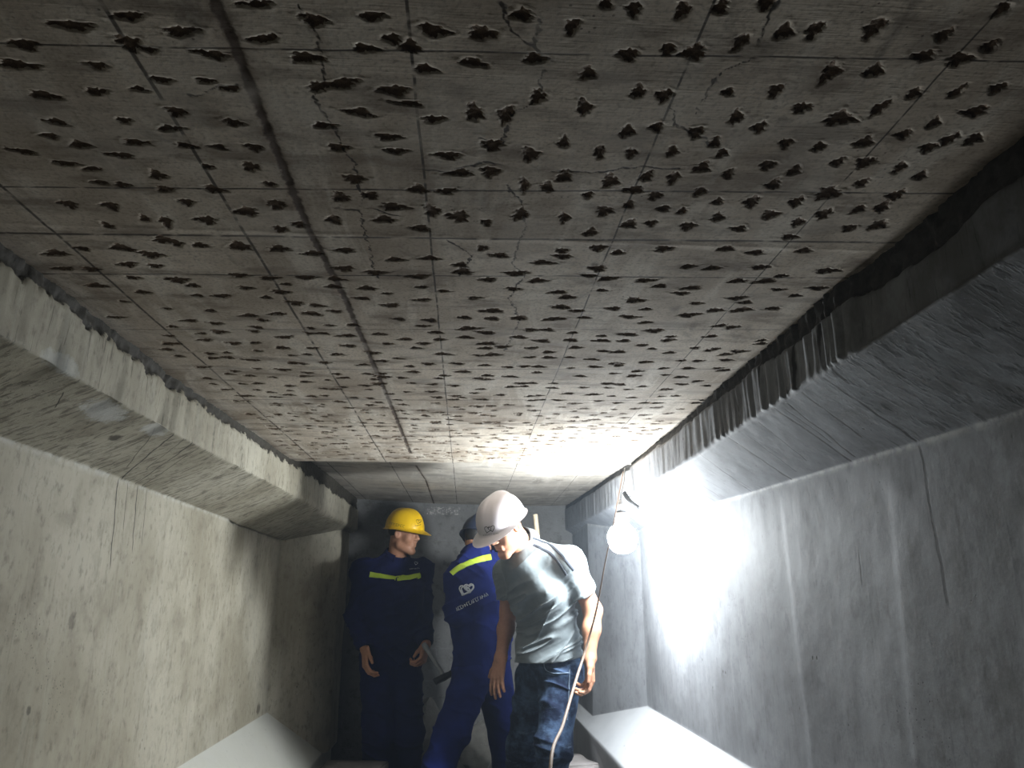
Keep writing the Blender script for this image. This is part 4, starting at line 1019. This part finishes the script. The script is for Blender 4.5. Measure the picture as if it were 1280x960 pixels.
    ye = plain('yellow_helmet_plastic', srgb(236, 190, 22), .3, .5, var=.03)
    ho, HR = hard_hat(root, hc, R, ye, sc=1.0, rim=.034, tilt=.0, visor=.042)
    b = bvh_of([ho]); ink = plain('black_print', (.02, .02, .02), .5)
    strokes('lettering', b, scribble(486, 655.5, 506, 659.5, 2.8, 7, 2), .0013, ink, ho)
    strokes('emblem', b, [heart(523, 652, 3.0, .3, 18), heart(524.5, 651, 2.4, .1, 18)]+scribble(519.5, 658, 527, 656, 1.0, 4, 8), .0014, ink, ho)
    wc = plain('white_plastic', (.75, .75, .73), .5)
    V, F = tube([P(.080, .03, .030), P(.082, .0, .022), P(.080, -.03, .028)], .004, 6); mesh_obj('harness_clip', V, F, wc, ho)
    return root, wl_

gm = grey_man(); bm_, hammer_hand = blue_back_man(); ym, tool_hand = yellow_man()

# ---------------------------------------------------------------- tools and loose things
def hammer(grip, d, headdir, L0, L1, label, hw, steel, nm='hammer'):
    """grip point, d along the handle to the head end"""
    d = unit(d); q = unit(np.asarray(headdir)-d*(np.asarray(headdir)@d)); s = np.cross(d, q)
    root = empty(nm, tuple(grip), label, 'hammer')
    V, F = tube([grip-d*L0, grip-d*L0*.5, grip, grip+d*L1*.6, grip+d*L1], [.015, .016, .013, .012, .011], 12); mesh_obj('handle', V, F, hw, root)
    c = grip+d*L1; bm = bmesh.new(); prof = [(-.07, .010, .018), (-.03, .016, .017), (.0, .018, .018), (.03, .015, .015), (.055, .018, .018), (.07, .017, .017)]
    rings = []
    for t, a, b in prof: rings.append([bm.verts.new(c+q*t+s*a*x+d*b*y) for x, y in ((-1, -.6), (-.6, -1), (.6, -1), (1, -.6), (1, .6), (.6, 1), (-.6, 1), (-1, .6))])
    for r0, r1 in zip(rings[:-1], rings[1:]):
        for i in range(8): bm.faces.new((r0[i], r0[(i+1) % 8], r1[(i+1) % 8], r1[i]))
    bm.faces.new(rings[0][::-1]); bm.faces.new(rings[-1]); bm_obj('hammer_head', bm, steel, root, False)
    return root
wood = plain('pale_wood', srgb(206, 190, 164), .7, bump=.3, sc=60); steel = plain('dull_steel', (.18, .18, .18), .45, .5, .8)
# held up behind the white helmet: only the pale handle shows
g = atY(674, 695, 4.56); top = atY(669, 643, 4.56)
hammer(g, g-top, (0, 1, 0), np.linalg.norm(top-g), .10, 'hammer with a pale wooden handle held up behind the man in grey', wood, steel)
ga = atY(536, 815, 4.62); gb = atY(556, 846, 4.55)
hammer(ga, gb-ga, (.9, .4, .1), .06, np.linalg.norm(gb-ga), 'hammer with a grey handle hanging from the hand of the yellow-helmet worker', plain('grey_handle', srgb(150, 155, 160), .4), plain('black_steel', (.03, .03, .03), .5))

def lump(name, c, r, seed, mat, label, cat, group=None, flat=1.0, sub=4):
    bm = bmesh.new(); bmesh.ops.create_icosphere(bm, subdivisions=sub, radius=1); rr = random.Random(seed); o = rr.random()*40
    pl = [(unit(np.array([rr.uniform(-1, 1), rr.uniform(-1, 1), rr.uniform(-1, 1)])), rr.uniform(.55, .85)) for _ in range(11)]
    for v in bm.verts:
        p = np.array(v.co); k = 1.0
        for n_, d_ in pl:
            t = p@n_
            if t*k > d_: k = d_/t
        k *= 1+.10*(float(fbm(p[0]*3+o, p[1]*3, p[2]*3))-.5)
        v.co = Vector(p*k*np.array(r))
    zmin = min(v.co.z for v in bm.verts)
    for v in bm.verts: v.co += Vector((c[0], c[1], c[2]-zmin))
    o = bm_obj(name, bm, mat, None, False)
    return tag(o, label, cat, group)
rub = plain('broken_concrete', srgb(140, 138, 132), .9, var=.25, bump=.8, sc=25)
lump('rubble_block', (.17, 5.22, 0), (.24, .18, .22), 5, rub, 'large grey broken concrete lump behind the legs of the bending men', 'rubble')
lump('rubble_block', (-.22, 5.25, 0), (.17, .15, .28), 8, rub, 'tall broken concrete lump between the yellow-helmet worker and the back wall', 'rubble')
lump('rubble_block', (-.04, 4.98, 0), (.12, .10, .16), 12, rub, 'small pale concrete chunk by the blue jacket worker\'s rear leg', 'rubble')
def block(name, c, s, rz, mat, label, cat):
    bm = bmesh.new(); bmesh.ops.create_cube(bm, size=1)
    for v in bm.verts: v.co = Vector((v.co.x*s[0], v.co.y*s[1], v.co.z*s[2]))
    bmesh.ops.bevel(bm, geom=list(bm.edges), offset=.008, segments=2, affect='EDGES')
    bmesh.ops.subdivide_edges(bm, edges=list(bm.edges), cuts=3, use_grid_fill=True)
    for v in bm.verts:
        q = np.array(v.co); v.co += Vector(.012*(np.array([float(vnoise(q[0]*20+i*7+c[0]*9, q[1]*20, q[2]*20)) for i in range(3)])-.5))
    zmin = min(v.co.z for v in bm.verts); bmesh.ops.rotate(bm, verts=bm.verts, cent=(0, 0, 0), matrix=Matrix.Rotation(rz, 3, 'Z'))
    for v in bm.verts: v.co += Vector((c[0], c[1], c[2]-zmin))
    return tag(bm_obj(name, bm, mat), label, cat)
block('concrete_block', (.60, 4.40, 0), (.26, .30, .33), .25, plain('pale_block', srgb(176, 170, 168), .85, bump=.5, sc=30), 'pale concrete block at the foot of the right girder ledge', 'block')
block('timber_crate', (-.56, 4.45, 0), (.34, .26, .31), -.1, plain('dark_timber', srgb(78, 72, 66), .85, bump=.6, sc=18), 'dark timber crate at the foot of the left girder ledge', 'crate')

# the lamp's cord: from the flange, past the lamp and the man's hand, down towards the camera
tan = plain('tan_cord', srgb(150, 132, 118), .6)
cp = [atY(779, 590, 3.50), atY(773, 622, 3.40), atY(766, 660, 3.28), atY(757, 700, 3.28), atY(746, 760, 3.35), atY(732, 812, 3.34), atY(720, 850, 3.22), atY(704, 905, 2.95), atY(688, 960, 2.65)]
cp += [np.array([cp[-1][0]-.02, cp[-1][1]-.25, .30]), np.array([cp[-1][0]-.02, cp[-1][1]-.55, .03]), np.array([cp[-1][0]+.05, cp[-1][1]-.9, .012])]
V, F = tube(cp, [.003]*4+[.0042, .0055, .0062, .0062, .0062, .0062, .0062, .0062], 8, 8)
tag(mesh_obj('power_cord', V, F, tan), 'thin tan cord slanting down past the lit lamp and the grey-shirted man', 'cord')
